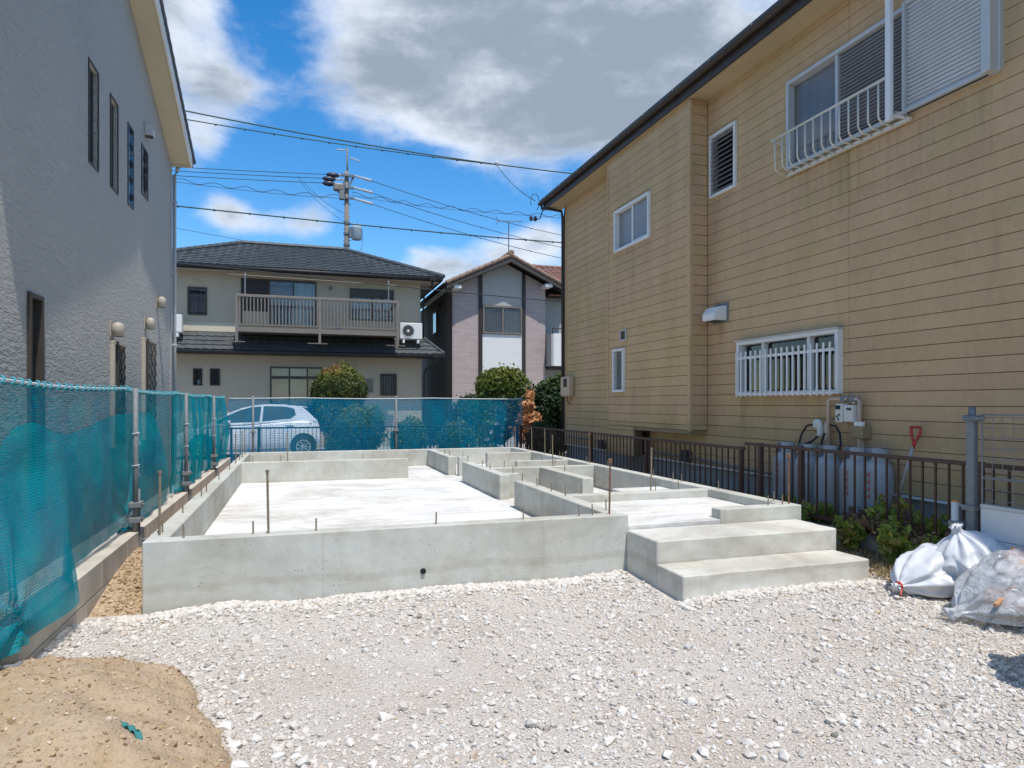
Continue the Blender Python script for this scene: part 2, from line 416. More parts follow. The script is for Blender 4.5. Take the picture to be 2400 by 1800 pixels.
def siding():
    m, t, b = new_mat('siding_tan'); L = t.links.new
    pos = N(t, 'ShaderNodeNewGeometry').outputs['Position']
    c = ramp(t, tnoise(t, .55, 5, .6, (1, 1, 1.3), pos), [(.25, (.475, .342, .162)), (.42, (.525, .37, .188)), (.56, (.56, .374, .215)), (.70, (.525, .378, .193)), (.82, (.50, .368, .184))])
    def mul(c, f):
        mx = N(t, 'ShaderNodeMix', data_type='RGBA'); mx.blend_type = 'MULTIPLY'; mx.inputs['Factor'].default_value = 1
        L(c, mx.inputs['A']); L(f, mx.inputs['B']); return mx.outputs['Result']
    c = mul(c, ramp(t, tnoise(t, 2.3, 7, .66, (1, 1, .22), pos, .4), [(.42, (1, 1, 1)), (.60, (.92, .915, .90)), (.76, (.74, .735, .72))]))   # runs of dirt
    c = mul(c, ramp(t, tnoise(t, 18, 5, .7, (1, 1, .7), pos), [(.3, (.93, .93, .93)), (.7, (1.05, 1.05, 1.05))]))
    # rain runs below sills and the exhaust hood
    sp = N(t, 'ShaderNodeSeparateXYZ'); L(pos, sp.inputs[0]); run = tnoise(t, 16, 5, .65, (.3, 1, .06), pos)
    for y0, y1, zt, ln, k in ((4.4, 7.0, 4.44, .9, .34), (8.1, 8.7, 4.64, .7, .30), (9.98, 11.28, 4.35, .9, .34), (6.15, 8.0, 1.66, .6, .30), (10.9, 11.35, 1.75, .6, .34), (8.34, 8.52, 2.74, .75, .55)):
        my = M(t, 'MULTIPLY', M(t, 'GREATER_THAN', sp.outputs[1], y0), M(t, 'LESS_THAN', sp.outputs[1], y1))
        dz = M(t, 'DIVIDE', M(t, 'SUBTRACT', zt, sp.outputs[2]), ln); fz = M(t, 'MULTIPLY', M(t, 'GREATER_THAN', dz, 0.0), M(t, 'SUBTRACT', 1.0, dz, clamp=True))
        fr = M(t, 'MULTIPLY', M(t, 'MULTIPLY', M(t, 'SUBTRACT', run, .36), 3.2, clamp=True), k)
        mx = N(t, 'ShaderNodeMix', data_type='RGBA'); L(M(t, 'MULTIPLY', M(t, 'MULTIPLY', my, fz), fr), mx.inputs['Factor']); L(c, mx.inputs['A']); mx.inputs['B'].default_value = (.15, .12, .085, 1); c = mx.outputs['Result']
    oi = N(t, 'ShaderNodeObjectInfo'); v = N(t, 'ShaderNodeHueSaturation'); L(M(t, 'ADD', M(t, 'MULTIPLY', oi.outputs['Random'], .07), .965), v.inputs['Value']); L(c, v.inputs['Color'])
    L(v.outputs[0], b.inputs['Base Color']); b.inputs['Roughness'].default_value = .8; b.inputs['Specular IOR Level'].default_value = .3
    bp = N(t, 'ShaderNodeBump'); bp.inputs['Strength'].default_value = .22; bp.inputs['Distance'].default_value = .006
    L(M(t, 'ADD', tnoise(t, 45, 5, .6, (1, 1, 1), pos), tnoise(t, 5, 3, .5, (1, 1, 1), pos)), bp.inputs['Height']); L(bp.outputs[0], b.inputs['Normal'])
siding()

def embossed():
    """cement board pressed with a hewn-stone relief"""
    m, t, b = new_mat('embossed_wall'); L = t.links.new
    pos = N(t, 'ShaderNodeNewGeometry').outputs['Position']
    n1 = tnoise(t, 17, 4, .55, (1, .50, 1.7), pos, .45); n2 = tnoise(t, 44, 3, .5, (1, .6, 1.6), pos, .4)
    hgt = M(t, 'ADD', M(t, 'MULTIPLY', n1, 1.0), M(t, 'MULTIPLY', n2, .3))
    c = ramp(t, tnoise(t, .7, 4, .5, (1, 1, 1), pos), [(.3, (.465, .45, .412)), (.7, (.505, .487, .445))])
    L(c, b.inputs['Base Color']); b.inputs['Roughness'].default_value = .75; b.inputs['Specular IOR Level'].default_value = .3
    bp = N(t, 'ShaderNodeBump'); bp.inputs['Strength'].default_value = 1.0; bp.inputs['Distance'].default_value = .055
    L(hgt, bp.inputs['Height']); L(bp.outputs[0], b.inputs['Normal'])
embossed()

def brick_siding(name, c1, c2, mortar):
    m, t, b = new_mat(name); L = t.links.new
    pos = N(t, 'ShaderNodeNewGeometry').outputs['Position']
    sp = N(t, 'ShaderNodeSeparateXYZ'); L(pos, sp.inputs[0]); cb = N(t, 'ShaderNodeCombineXYZ'); L(M(t, 'ADD', sp.outputs[0], sp.outputs[1]), cb.inputs[0]); L(sp.outputs[2], cb.inputs[1])
    br = N(t, 'ShaderNodeTexBrick'); L(cb.outputs[0], br.inputs['Vector']); br.inputs['Scale'].default_value = 1
    br.inputs['Brick Width'].default_value = .42; br.inputs['Row Height'].default_value = .085; br.inputs['Mortar Size'].default_value = .006; br.inputs['Mortar Smooth'].default_value = .3
    br.inputs['Color1'].default_value = (*c1, 1); br.inputs['Color2'].default_value = (*c2, 1); br.inputs['Mortar'].default_value = (*mortar, 1)
    n = tnoise(t, 22, 4, .6, (1, 1, 2.5), pos)
    mx = N(t, 'ShaderNodeMix', data_type='RGBA'); mx.blend_type = 'MULTIPLY'; mx.inputs['Factor'].default_value = 1
    L(br.outputs['Color'], mx.inputs['A']); L(ramp(t, n, [(.3, (.88, .88, .88)), (.7, (1.1, 1.1, 1.1))]), mx.inputs['B'])
    L(mx.outputs['Result'], b.inputs['Base Color']); b.inputs['Roughness'].default_value = .85
    bp = N(t, 'ShaderNodeBump'); bp.inputs['Strength'].default_value = .4; bp.inputs['Distance'].default_value = .02
    L(M(t, 'SUBTRACT', n, br.outputs['Fac']), bp.inputs['Height']); L(bp.outputs[0], b.inputs['Normal'])
brick_siding('pink_brick', (.47, .385, .355), (.415, .335, .31), (.33, .27, .255))
brick_siding('tile_wall', (.50, .43, .32), (.48, .415, .31), (.43, .37, .28))

def tone_mat(name, stops, rough=.85, trans=0.0, nscale=30, bump=0.0, spec=.3):
    """colour picked by a per-piece tone"""
    m, t, b = new_mat(name); L = t.links.new
    at = N(t, 'ShaderNodeAttribute'); at.attribute_name = 'tone'
    c = ramp(t, M(t, 'ADD', at.outputs['Fac'], M(t, 'MULTIPLY', M(t, 'SUBTRACT', tnoise(t, nscale, 4), .5), .25), clamp=True), stops)
    L(c, b.inputs['Base Color']); b.inputs['Roughness'].default_value = rough; b.inputs['Specular IOR Level'].default_value = spec
    if bump:
        bp = N(t, 'ShaderNodeBump'); bp.inputs['Strength'].default_value = bump; bp.inputs['Distance'].default_value = .004
        L(tnoise(t, nscale*4, 5), bp.inputs['Height']); L(bp.outputs[0], b.inputs['Normal'])
    if trans:
        out = [n for n in t.nodes if n.type == 'OUTPUT_MATERIAL'][0]
        tl = N(t, 'ShaderNodeBsdfTranslucent'); L(c, tl.inputs['Color']); ms = N(t, 'ShaderNodeMixShader'); ms.inputs[0].default_value = trans
        L(b.outputs[0], ms.inputs[1]); L(tl.outputs[0], ms.inputs[2]); L(ms.outputs[0], out.inputs[0])
tone_mat('stone', [(0, (.25, .225, .195)), (.12, (.39, .35, .30)), (.35, (.55, .50, .44)), (.65, (.625, .585, .525)), (.9, (.70, .67, .62)), (1, (.55, .44, .33))], .9, bump=.3)
tone_mat('soil_crumb', [(0, (.23, .15, .08)), (.4, (.38, .26, .15)), (.75, (.48, .35, .22)), (1, (.60, .50, .38))], .95)
tone_mat('leaf_dark', [(0, (.018, .036, .014)), (.5, (.036, .068, .022)), (.85, (.07, .115, .035)), (1, (.12, .15, .05))], .5, .25)
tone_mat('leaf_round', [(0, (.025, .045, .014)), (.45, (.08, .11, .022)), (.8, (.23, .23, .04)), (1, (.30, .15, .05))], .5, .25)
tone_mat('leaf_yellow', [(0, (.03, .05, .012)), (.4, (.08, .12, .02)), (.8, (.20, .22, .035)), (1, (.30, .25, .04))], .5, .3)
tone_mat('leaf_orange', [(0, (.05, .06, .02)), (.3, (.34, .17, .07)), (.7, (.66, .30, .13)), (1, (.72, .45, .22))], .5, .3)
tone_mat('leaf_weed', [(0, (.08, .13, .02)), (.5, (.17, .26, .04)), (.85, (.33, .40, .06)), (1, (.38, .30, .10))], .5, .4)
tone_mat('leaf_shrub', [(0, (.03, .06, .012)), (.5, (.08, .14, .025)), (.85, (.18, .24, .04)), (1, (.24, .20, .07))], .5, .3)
tone_mat('straw', [(0, (.20, .14, .07)), (.5, (.38, .29, .15)), (.85, (.50, .42, .24)), (1, (.14, .19, .05))], .8, .2)
tone_mat('dead_plant', [(0, (.07, .035, .02)), (.6, (.15, .08, .045)), (1, (.26, .17, .09))], .8, .2)

def ground_mats():
    # fines between the gravel
    m, t, b = new_mat('gravel_fines'); L = t.links.new
    pos = N(t, 'ShaderNodeNewGeometry').outputs['Position']
    c = ramp(t, tnoise(t, 1.4, 6, .6, (1, 1, 1), pos), [(.3, (.57, .49, .405)), (.5, (.635, .57, .495)), (.7, (.67, .62, .56))])
    f = ramp(t, tnoise(t, 75, 6, .75, (1, 1, 1), pos), [(.30, (.52, .50, .47)), (.48, (1, 1, 1)), (.7, (1.14, 1.14, 1.14))])
    mx = N(t, 'ShaderNodeMix', data_type='RGBA'); mx.blend_type = 'MULTIPLY'; mx.inputs['Factor'].default_value = 1; L(c, mx.inputs['A']); L(f, mx.inputs['B'])
    L(mx.outputs['Result'], b.inputs['Base Color']); b.inputs['Roughness'].default_value = .95
    bp = N(t, 'ShaderNodeBump'); bp.inputs['Strength'].default_value = .9; bp.inputs['Distance'].default_value = .02
    v = N(t, 'ShaderNodeTexVoronoi'); v.inputs['Scale'].default_value = 70; L(pos, v.inputs['Vector'])
    L(M(t, 'SUBTRACT', tnoise(t, 60, 6, .7, (1, 1, 1), pos), M(t, 'MULTIPLY', v.outputs['Distance'], .6)), bp.inputs['Height']); L(bp.outputs[0], b.inputs['Normal'])
    m, t, b = new_mat('soil'); L = t.links.new
    pos = N(t, 'ShaderNodeNewGeometry').outputs['Position']
    c = ramp(t, tnoise(t, 2.0, 7, .62, (1, 1, 1), pos), [(.25, (.40, .265, .125)), (.42, (.46, .33, .20)), (.6, (.49, .365, .245)), (.78, (.52, .375, .19))])
    f = ramp(t, tnoise(t, 48, 6, .75, (1, 1, 1), pos), [(.30, (.58, .54, .48)), (.46, (1, 1, 1)), (.72, (1.12, 1.12, 1.10))])
    mx = N(t, 'ShaderNodeMix', data_type='RGBA'); mx.blend_type = 'MULTIPLY'; mx.inputs['Factor'].default_value = 1; L(c, mx.inputs['A']); L(f, mx.inputs['B'])
    L(mx.outputs['Result'], b.inputs['Base Color']); b.inputs['Roughness'].default_value = .95
    bp = N(t, 'ShaderNodeBump'); bp.inputs['Strength'].default_value = .8; bp.inputs['Distance'].default_value = .02
    L(M(t, 'ADD', tnoise(t, 40, 6, .7, (1, 1, 1), pos), tnoise(t, 9, 4, .6, (1, 1, 1), pos)), bp.inputs['Height']); L(bp.outputs[0], b.inputs['Normal'])
ground_mats()

def netting(name, col, col2, cover, lines):
    """woven plastic mesh: fine holes, seen through"""
    m, t, b = new_mat(name); L = t.links.new; t.nodes.remove(b)
    out = [n for n in t.nodes if n.type == 'OUTPUT_MATERIAL'][0]
    pos = N(t, 'ShaderNodeNewGeometry').outputs['Position']; sp = N(t, 'ShaderNodeSeparateXYZ'); L(pos, sp.inputs[0])
    wob = M(t, 'MULTIPLY', tnoise(t, 9, 4, .6, (1, 1, 1), pos), 5.5)
    zl = M(t, 'SINE', M(t, 'ADD', M(t, 'MULTIPLY', sp.outputs[2], lines), M(t, 'MULTIPLY', wob, 2.2)))
    yl = M(t, 'SINE', M(t, 'ADD', M(t, 'MULTIPLY', M(t, 'ADD', sp.outputs[0], sp.outputs[1]), lines*.8), wob))
    cov = M(t, 'ADD', M(t, 'MULTIPLY', zl, .20), M(t, 'ADD', M(t, 'MULTIPLY', yl, .07), cover))
    cov = M(t, 'ADD', cov, M(t, 'MULTIPLY', M(t, 'SUBTRACT', tnoise(t, 2.6, 5, .62, (1, 1.3, .5), pos, .6), .5), .65), clamp=True)
    df = N(t, 'ShaderNodeBsdfDiffuse'); tl = N(t, 'ShaderNodeBsdfTranslucent')
    c = ramp(t, tnoise(t, 1.6, 5, .6, (1, 1, 1), pos), [(.3, col), (.7, col2)]); L(c, df.inputs[0]); L(c, tl.inputs[0])
    a = N(t, 'ShaderNodeMixShader'); a.inputs[0].default_value = .35; L(df.outputs[0], a.inputs[1]); L(tl.outputs[0], a.inputs[2])
    tr = N(t, 'ShaderNodeBsdfTransparent'); mx = N(t, 'ShaderNodeMixShader'); L(cov, mx.inputs[0]); L(tr.outputs[0], mx.inputs[1]); L(a.outputs[0], mx.inputs[2])
    L(mx.outputs[0], out.inputs[0])
netting('net_teal', (.003, .20, .31), (.006, .32, .37), .55, 380)
netting('net_teal_dense', (.004, .29, .41), (.008, .45, .48), .66, 380)
netting('net_blue', (.004, .24, .48), (.006, .32, .49), .44, 170)

def plastics():
    m, t, b = new_mat('sack'); L = t.links.new
    b.inputs['Roughness'].default_value = .42; b.inputs['Subsurface Weight'].default_value = 0
    L(ramp(t, tnoise(t, 6, 5), [(.3, (.56, .57, .59)), (.7, (.68, .69, .70))]), b.inputs['Base Color'])
    bp = N(t, 'ShaderNodeBump'); bp.inputs['Strength'].default_value = .25; bp.inputs['Distance'].default_value = .012; L(tnoise(t, 26, 5, .6, (1, 1, 1), None, 1.5), bp.inputs['Height']); L(bp.outputs[0], b.inputs['Normal'])
    m, t, b = new_mat('clear_plastic'); L = t.links.new; t.nodes.remove(b)
    out = [n for n in t.nodes if n.type == 'OUTPUT_MATERIAL'][0]
    tr = N(t, 'ShaderNodeBsdfTransparent'); tr.inputs[0].default_value = (.93, .94, .95, 1)
    gl = N(t, 'ShaderNodeBsdfGlossy'); gl.inputs['Roughness'].default_value = .07; df = N(t, 'ShaderNodeBsdfDiffuse'); L(ramp(t, tnoise(t, 5, 3), [(.3, (.80, .84, .88)), (.7, (.86, .88, .90))]), df.inputs[0])
    bp = N(t, 'ShaderNodeBump'); bp.inputs['Strength'].default_value = .7; bp.inputs['Distance'].default_value = .03; L(tnoise(t, 14, 5, .6, (1, 1, 1), None, 2.0), bp.inputs['Height']); L(bp.outputs[0], gl.inputs['Normal']); L(bp.outputs[0], df.inputs['Normal'])
    m1 = N(t, 'ShaderNodeMixShader'); L(ramp(t, tnoise(t, 7, 5, .7, (1, 1, 1), None, 1.5), [(.34, (.22, .22, .22)), (.64, (.62, .62, .62))]), m1.inputs[0]); L(tr.outputs[0], m1.inputs[1]); L(df.outputs[0], m1.inputs[2])
    lw = N(t, 'ShaderNodeLayerWeight'); lw.inputs['Blend'].default_value = .35; L(bp.outputs[0], lw.inputs['Normal'])
    m2 = N(t, 'ShaderNodeMixShader'); L(M(t, 'ADD', M(t, 'MULTIPLY', lw.outputs['Fresnel'], .5), .06), m2.inputs[0]); L(m1.outputs[0], m2.inputs[1]); L(gl.outputs[0], m2.inputs[2])
    L(m2.outputs[0], out.inputs[0])
plastics()
# ------------------------------------------------------------------ terrain
def sstep(a, b, x): 
    t = np.clip((np.asarray(x, float)-a)/(b-a), 0, 1); return t*t*(3-2*t)
def lot_z(x, y):
    x = np.asarray(x, float); y = np.asarray(y, float)
    z = .015+.055*sstep(2.2, 3.4, x)*sstep(2.5, 4.4, y)+.09*(1-sstep(-1.43, -1.0, x))*sstep(2.5, 4.2, y)*(1-sstep(4.9, 5.3, y)*.8)
    z = z+.035*np.exp(-((x+.45)/.35)**2)*sstep(4.6, 5.3, y)+.02*sstep(4.7, 5.3, y)*sstep(-.2, .5, x)
    z = z+.05*fbm(x*.9, y*.9, 3)+.022*fbm(x*4, y*4, 3)
    return z
def soil_z(x, y):
    x = np.asarray(x, float); y = np.asarray(y, float)
    left = .0+.20*sstep(5.2, 6.6, y)-.10*sstep(-1.25, -1.10, x)*sstep(5.2, 6.2, y)
    right = .07+.05*sstep(4.75, 5.1, x)
    z = np.where(x < 1.5, left, right)
    z = np.where((x > -1.0) & (x < 4.65) & (y > 5.42) & (y < 14.4), -.12, z)
    return z+.06*fbm(x*2.5, y*2.5, 4)+.02*fbm(x*11, y*11, 2)
def heightfield(name, x0, x1, y0, y1, step, fz, mat):
    nx = int((x1-x0)/step)+1; ny = int((y1-y0)/step)+1
    X, Y = np.meshgrid(np.linspace(x0, x1, nx), np.linspace(y0, y1, ny)); Z = fz(X, Y)
    V = np.stack([X.ravel(), Y.ravel(), Z.ravel()], 1)
    i = np.arange((ny-1)*nx).reshape(ny-1, nx)[:, :-1].ravel()
    F = np.stack([i, i+1, i+nx+1, i+nx], 1)
    return fast_obj(name, fast_mesh(name, V, F, mat, smooth=True))
m = MB(); m.add([(-900, -900, -.30), (900, -900, -.30), (900, 900, -.30), (-900, 900, -.30)], [(0, 1, 2, 3)])
tag(m.build('ground', 'asphalt', fix=False), kind='structure')
tag(heightfield('gravel_lot', -1.44, 5.20, -5, 5.40, .045, lot_z, 'gravel_fines'), kind='structure')
tag(heightfield('soil_bed', -1.44, 5.20, 4.95, 16.05, .07, lambda x, y: np.where((y < 5.42) & (x > -1.12) & (x < 4.66), -.12, soil_z(x, y)), 'soil'), kind='structure')
# neighbouring yards and the road behind
for n, x0, x1, y0, y1, z, mat in [('left_yard', -12, -1.60, -6, 16.4, .06, 'concrete_yard'), ('right_yard', 5.42, 16, -6, 16.4, .17, 'soil'),
                                  ('rear_yard', -16, 22, 16.1, 24.4, -.02, 'concrete_yard'), ('road', -40, 60, 36, 42, -.05, 'asphalt')]:
    b = MB(); b.box(x0, x1, y0, y1, -.28, z); tag(b.build(n, mat), kind='structure')

# a heap of brown earth
def mound_z(x, y):
    dx = (x+1.06+.16*fbm(y*2.6, y*0+3.3, 4)*2)/.74; dy = (y-2.95)/1.50
    r2 = dx**2+dy**2+.42*fbm(x*4.1+5, y*4.1, 4)
    h = .335*np.power(np.clip(1-r2, 0, 1), .85)
    return np.where(r2 < 1.0, lot_z(x, y)+h+(.045*fbm(x*7, y*7, 5)-.03*np.clip(fbm(x*5+8, y*5, 4)-.12, 0, 1))*np.clip((1-r2)*5, 0, 1)+.10*fbm(x*2.2, y*2.2, 2)*np.clip(1-r2, 0, 1), lot_z(x, y)-.05)
mo = heightfield('dirt_mound', -1.43, -.05, 1.0, 4.9, .022, mound_z, 'soil')
tag(mo, 'heap of brown earth on the gravel against the block wall', 'dirt pile')

# ------------------------------------------------------------------ stones
def ico():
    t = (1+5**.5)/2
    v = np.array([(-1, t, 0), (1, t, 0), (-1, -t, 0), (1, -t, 0), (0, -1, t), (0, 1, t), (0, -1, -t), (0, 1, -t), (t, 0, -1), (t, 0, 1), (-t, 0, -1), (-t, 0, 1)], float)
    v /= np.linalg.norm(v[0])
    f = np.array([(0, 11, 5), (0, 5, 1), (0, 1, 7), (0, 7, 10), (0, 10, 11), (1, 5, 9), (5, 11, 4), (11, 10, 2), (10, 7, 6), (7, 1, 8), (3, 9, 4), (3, 4, 2), (3, 2, 6), (3, 6, 8), (3, 8, 9), (4, 9, 5), (2, 4, 11), (6, 2, 10), (8, 6, 7), (9, 8, 1)])
    return v, f
IV, IF = ico()
def rand_rot(n):
    q = rng.normal(size=(n, 4)); q /= np.linalg.norm(q, axis=1)[:, None]; w, x, y, z = q.T
    return np.stack([np.stack([1-2*(y*y+z*z), 2*(x*y-z*w), 2*(x*z+y*w)], 1), np.stack([2*(x*y+z*w), 1-2*(x*x+z*z), 2*(y*z-x*w)], 1), np.stack([2*(x*z-y*w), 2*(y*z+x*w), 1-2*(x*x+y*y)], 1)], 1)
def stones(P, size, tone, mat, name, flat=.75):
    n = len(P)
    v = IV[None]*(1+rng.uniform(-.36, .36, (n, 12, 1)))*rng.uniform(.6, 1.25, (n, 1, 3))
    v = np.einsum('nij,nkj->nki', rand_rot(n), v)*size[:, None, None]; v[:, :, 2] *= flat
    V = (v+P[:, None, :]).reshape(-1, 3); F = (IF[None]+12*np.arange(n)[:, None, None]).reshape(-1, 3)
    return fast_mesh(name, V, F, mat, np.repeat(tone, 12))
def scatter(n, x0, x1, y0, y1, keep):
    x = rng.uniform(x0, x1, n); y = rng.uniform(y0, y1, n); k = keep(x, y); return x[k], y[k]
def on_gravel(x, y):
    ok = ~((x > 2.74) & (x < 4.66) & (y > 4.40)) & ~(y > 5.34)
    m = mound_z(x, y) > lot_z(x, y)+.012
    return ok & ~m
def gravel():
    Ps, Ss, Ts = [], [], []
    def layer(n, s0, s1, lo, p=1.0):
        def keep(x, y):
            d = .52+2.1*fbm(x*1.3+4, y*.8, 4)
            d = d+.5*np.exp(-((5.2-y)/.5)**2)
            return on_gravel(x, y) & (rng.random(len(x)) < np.clip(lo+d, 0, 1)*p) & (y > (s0 < .006)*1.6+.9)
        x, y = scatter(n, -1.42, 5.18, .6, 5.36, keep); s = s0*(s1/s0)**(rng.random(len(x))**1.7)
        Ps.append(np.stack([x, y, lot_z(x, y)+s*.30], 1)); Ss.append(s); Ts.append(np.clip(rng.normal(.55, .22, len(x)), 0, 1))
    layer(17000, .010, .025, .10); layer(52000, .006, .0115, .20); layer(62000, .0035, .007, .25)
    x, y = scatter(120, -1.4, 5.1, .8, 5.3, on_gravel); s = rng.uniform(.022, .034, len(x))
    Ps.append(np.stack([x, y, lot_z(x, y)+s*.3], 1)); Ss.append(s); Ts.append(np.clip(rng.normal(.6, .2, len(x)), 0, 1))
    # a ridge of coarse stone along the foundation
    n = 2600; x = rng.uniform(-1.25, 2.72, n); y = 5.33-np.abs(rng.normal(0, .09, n)); s = rng.uniform(.010, .026, n)
    Ps.append(np.stack([x, y, lot_z(x, y)+s*.4], 1)); Ss.append(s); Ts.append(np.clip(rng.normal(.62, .2, n), 0, 1))
    n = 1100; x = rng.uniform(2.7, 4.6, n); y = 4.42-np.abs(rng.normal(0, .07, n)); s = rng.uniform(.010, .026, n)
    Ps.append(np.stack([x, y, lot_z(x, y)+s*.4], 1)); Ss.append(s); Ts.append(np.clip(rng.normal(.62, .2, n), 0, 1))
    P = np.concatenate(Ps); tag(fast_obj('gravel', stones(P, np.concatenate(Ss), np.concatenate(Ts), 'stone', 'gravel')), 'loose pale crushed stone spread over the building lot', 'gravel', kind='stuff')
gravel()
def crumbs():
    x, y = scatter(11000, -1.42, -.05, 1.6, 4.8, lambda x, y: mound_z(x, y) > lot_z(x, y)+.005)
    s = .0018*(7.0)**(rng.random(len(x))**4.5); P = [np.stack([x, y, mound_z(x, y)+s*.25], 1)]; S = [s]
    x, y = scatter(4000, -1.42, -1.08, 5.0, 8, lambda x, y: x < 9); s = .003*(6.0)**(rng.random(len(x))**2.5); P.append(np.stack([x, y, soil_z(x, y)+s*.3], 1)); S.append(s)
    x, y = scatter(6000, 4.66, 5.18, 4.0, 7, lambda x, y: x < 9); s = .003*(6.0)**(rng.random(len(x))**2.5); P.append(np.stack([x, y, np.maximum(soil_z(x, y), np.where(y < 5.3, lot_z(x, y), -9))+s*.3], 1)); S.append(s)
    P = np.concatenate(P); tag(fast_obj('soil_crumbs', stones(P, np.concatenate(S), rng.random(len(P)), 'soil_crumb', 'soil_crumbs')), 'crumbs and small clods of brown soil', 'soil', kind='stuff')
crumbs()
def clods():
    x, y = scatter(260, -1.40, -.25, 1.8, 4.7, lambda x, y: (mound_z(x, y) > lot_z(x, y)+.006) & (rng.random(len(x)) < np.clip(.25+fbm(x*4, y*4, 3)*2.2, 0, 1)))
    s = rng.uniform(.008, .022, len(x)); P = np.stack([x, y, mound_z(x, y)+s*.1], 1)
    tag(fast_obj('soil_clods', stones(P, s, rng.uniform(.2, .8, len(x)), 'soil_crumb', 'soil_clods', .6)), 'broken clods of earth bedded in the brown heap', 'soil', kind='stuff')
clods()
# single larger stones at the edge of the heap
def loose_stones():
    spots = [(-.33, 3.42, .036), (-.30, 3.33, .03), (-.27, 3.22, .033), (-.36, 3.55, .03), (-.24, 3.02, .036), (-.08, 3.05, .032), (-.02, 3.35, .028), (.02, 2.98, .03), (-.31, 3.12, .026), (-.30, 2.93, .03), (.22, 3.10, .026), (-.18, 3.26, .025), (.40, 3.3, .027), (1.4, 3.2, .028), (2.3, 3.6, .03), (1.05, 2.98, .03), (2.9, 3.0, .032), (.75, 3.7, .026), (3.3, 3.4, .03), (1.9, 2.95, .028)]
    for x, y, s in spots:
        me = stones(np.zeros((1, 3)), np.array([s]), np.array([rng.uniform(.55, .9)]), 'stone', 'loose_stone', .8)
        o = bpy.data.objects.new('loose_stone', me); COL.objects.link(o); o.location = (x, y, float(lot_z(x, y))+s*.45)
        tag(o, 'large pale angular stone lying loose on the gravel', 'stone', 'larger stones lying on the gravel')
loose_stones()

# ------------------------------------------------------------------ house foundation
ZT = .553
fo = thing('house_foundation', 'new concrete house foundation with low stem walls and upright anchor bolts', 'foundation', (1.8, 9.9, 0))
def cbox(name, x0, x1, y0, y1, z0, z1, mat='concrete', parent=fo, bev=.007):
    return MB().box(x0, x1, y0, y1, z0, z1).build(name, mat, parent, bevel=bev)
cbox('slab', -.92, 4.55, 5.51, 14.30, -.1, .20, 'concrete_slab', bev=0)
for a in [(-1.07, 2.81, 5.36, 5.51), (-1.07, -.92, 5.51, 14.45), (-.92, 4.55, 14.30, 14.45), (4.55, 4.70, 5.51, 14.45), (3.77, 4.70, 5.36, 5.51)]:
    cbox('stem_wall', *a, -.15, ZT)
for a in [(-.92, 1.89, 12.05, 12.20), (2.66, 2.81, 12.22, 14.30), (2.83, 2.98, 12.06, 12.21), (2.67, 2.82, 8.90, 11.15), (2.82, 3.0, 9.02, 9.17), (2.66, 2.81, 5.51, 8.22),
          (3.61, 3.77, 8.18, 9.85), (2.82, 4.55, 9.85, 10.0), (3.60, 4.55, 10.95, 11.10), (3.61, 4.55, 12.90, 13.05), (2.81, 4.55, 6.70, 6.85)]:
    cbox('partition_wall', *a, .18, ZT-.0005*len(fo.children))
cbox('entry_floor', 2.812, 4.548, 5.365, 6.698, .15, .46, 'concrete_slab')
cbox('raised_floor', 3.85, 4.548, 6.852, 7.80, .15, .45, 'concrete_slab')
cbox('raised_floor', 2.812, 3.15, 6.852, 7.25, .15, .45, 'concrete_slab')
m = MB(); m.lathe([(.024, -.004), (.024, .004), (.018, .004), (.018, -.02)], (.96, 5.36, .19), 14, 1); m.build('drain_sleeve', 'rubber', fo)
b_me = MB().lathe([(.0065, 0), (.0065, .10)], (0, 0, 0), 6).mesh('anchor_bolt', 'bolt')
for x, y in [(-1.0, 5.72), (-.81, 5.44), (-.33, 5.44), (.13, 5.43), (-1.0, 6.66), (-.99, 7.81), (-.99, 8.20), (-.99, 9.45), (-.99, 10.82), (-.99, 12.6), (-.29, 12.12), (1.09, 12.12), (-.74, 12.12), (1.08, 5.43), (1.84, 5.43), (2.36, 5.43), (2.49, 5.43), (2.74, 5.67), (2.74, 6.67), (2.74, 7.09), (2.74, 7.57), (2.74, 8.12), (2.75, 9.67), (2.75, 10.12), (2.75, 11.05), (2.93, 9.1), (3.05, 9.93), (2.74, 12.46), (2.92, 12.13), (2.74, 12.9), (3.70, 9.03), (3.90, 9.93), (4.08, 11.02), (4.63, 12.06), (4.63, 11.4), (4.63, 11.55), (4.63, 10.34), (4.63, 9.52), (4.63, 8.11), (4.63, 7.6), (4.63, 7.4), (3.90, 6.78), (4.2, 6.78), (2.97, 6.78), (4.63, 6.62), (4.36, 5.43), (4.63, 5.68), (4.53, 5.43), (.4, 14.38), (1.6, 14.38), (2.9, 14.38), (3.6, 14.38), (4.1, 14.38), (4.63, 13.3), (4.63, 13.9), (-.5, 14.38)]:
    o = inst('anchor_bolt', b_me, (x, y, ZT-.002), fo); o.rotation_euler = (random.uniform(-.04, .04), random.uniform(-.04, .04), 0)
h_me = MB().lathe([(.009, 0), (.009, .47), (.015, .47), (.015, .485), (.009, .485), (.009, .49)], (0, 0, 0), 8).mesh('hold_down_bolt', 'bolt')
hr_me = MB().lathe([(.009, 0), (.009, .46), (.019, .46), (.019, .495), (.012, .50)], (0, 0, 0), 8).mesh('hold_down_bolt', 'rust')
for x, y, me in [(-1.0, 5.60, h_me), (-.22, 5.43, h_me), (2.66, 5.44, hr_me), (3.85, 6.80, h_me), (3.86, 9.93, h_me), (4.63, 5.46, hr_me), (4.63, 10.2, hr_me), (4.63, 13.1, h_me), (-.18, 12.12, h_me), (-.99, 13.9, h_me), (4.62, 12.3, h_me), (4.62, 14.2, h_me), (-.99, 11.9, h_me), (-.99, 13.2, h_me)]:
    inst('hold_down_bolt', me, (x, y, ZT-.002), fo, (random.uniform(-.02, .02), random.uniform(-.02, .02), 0))
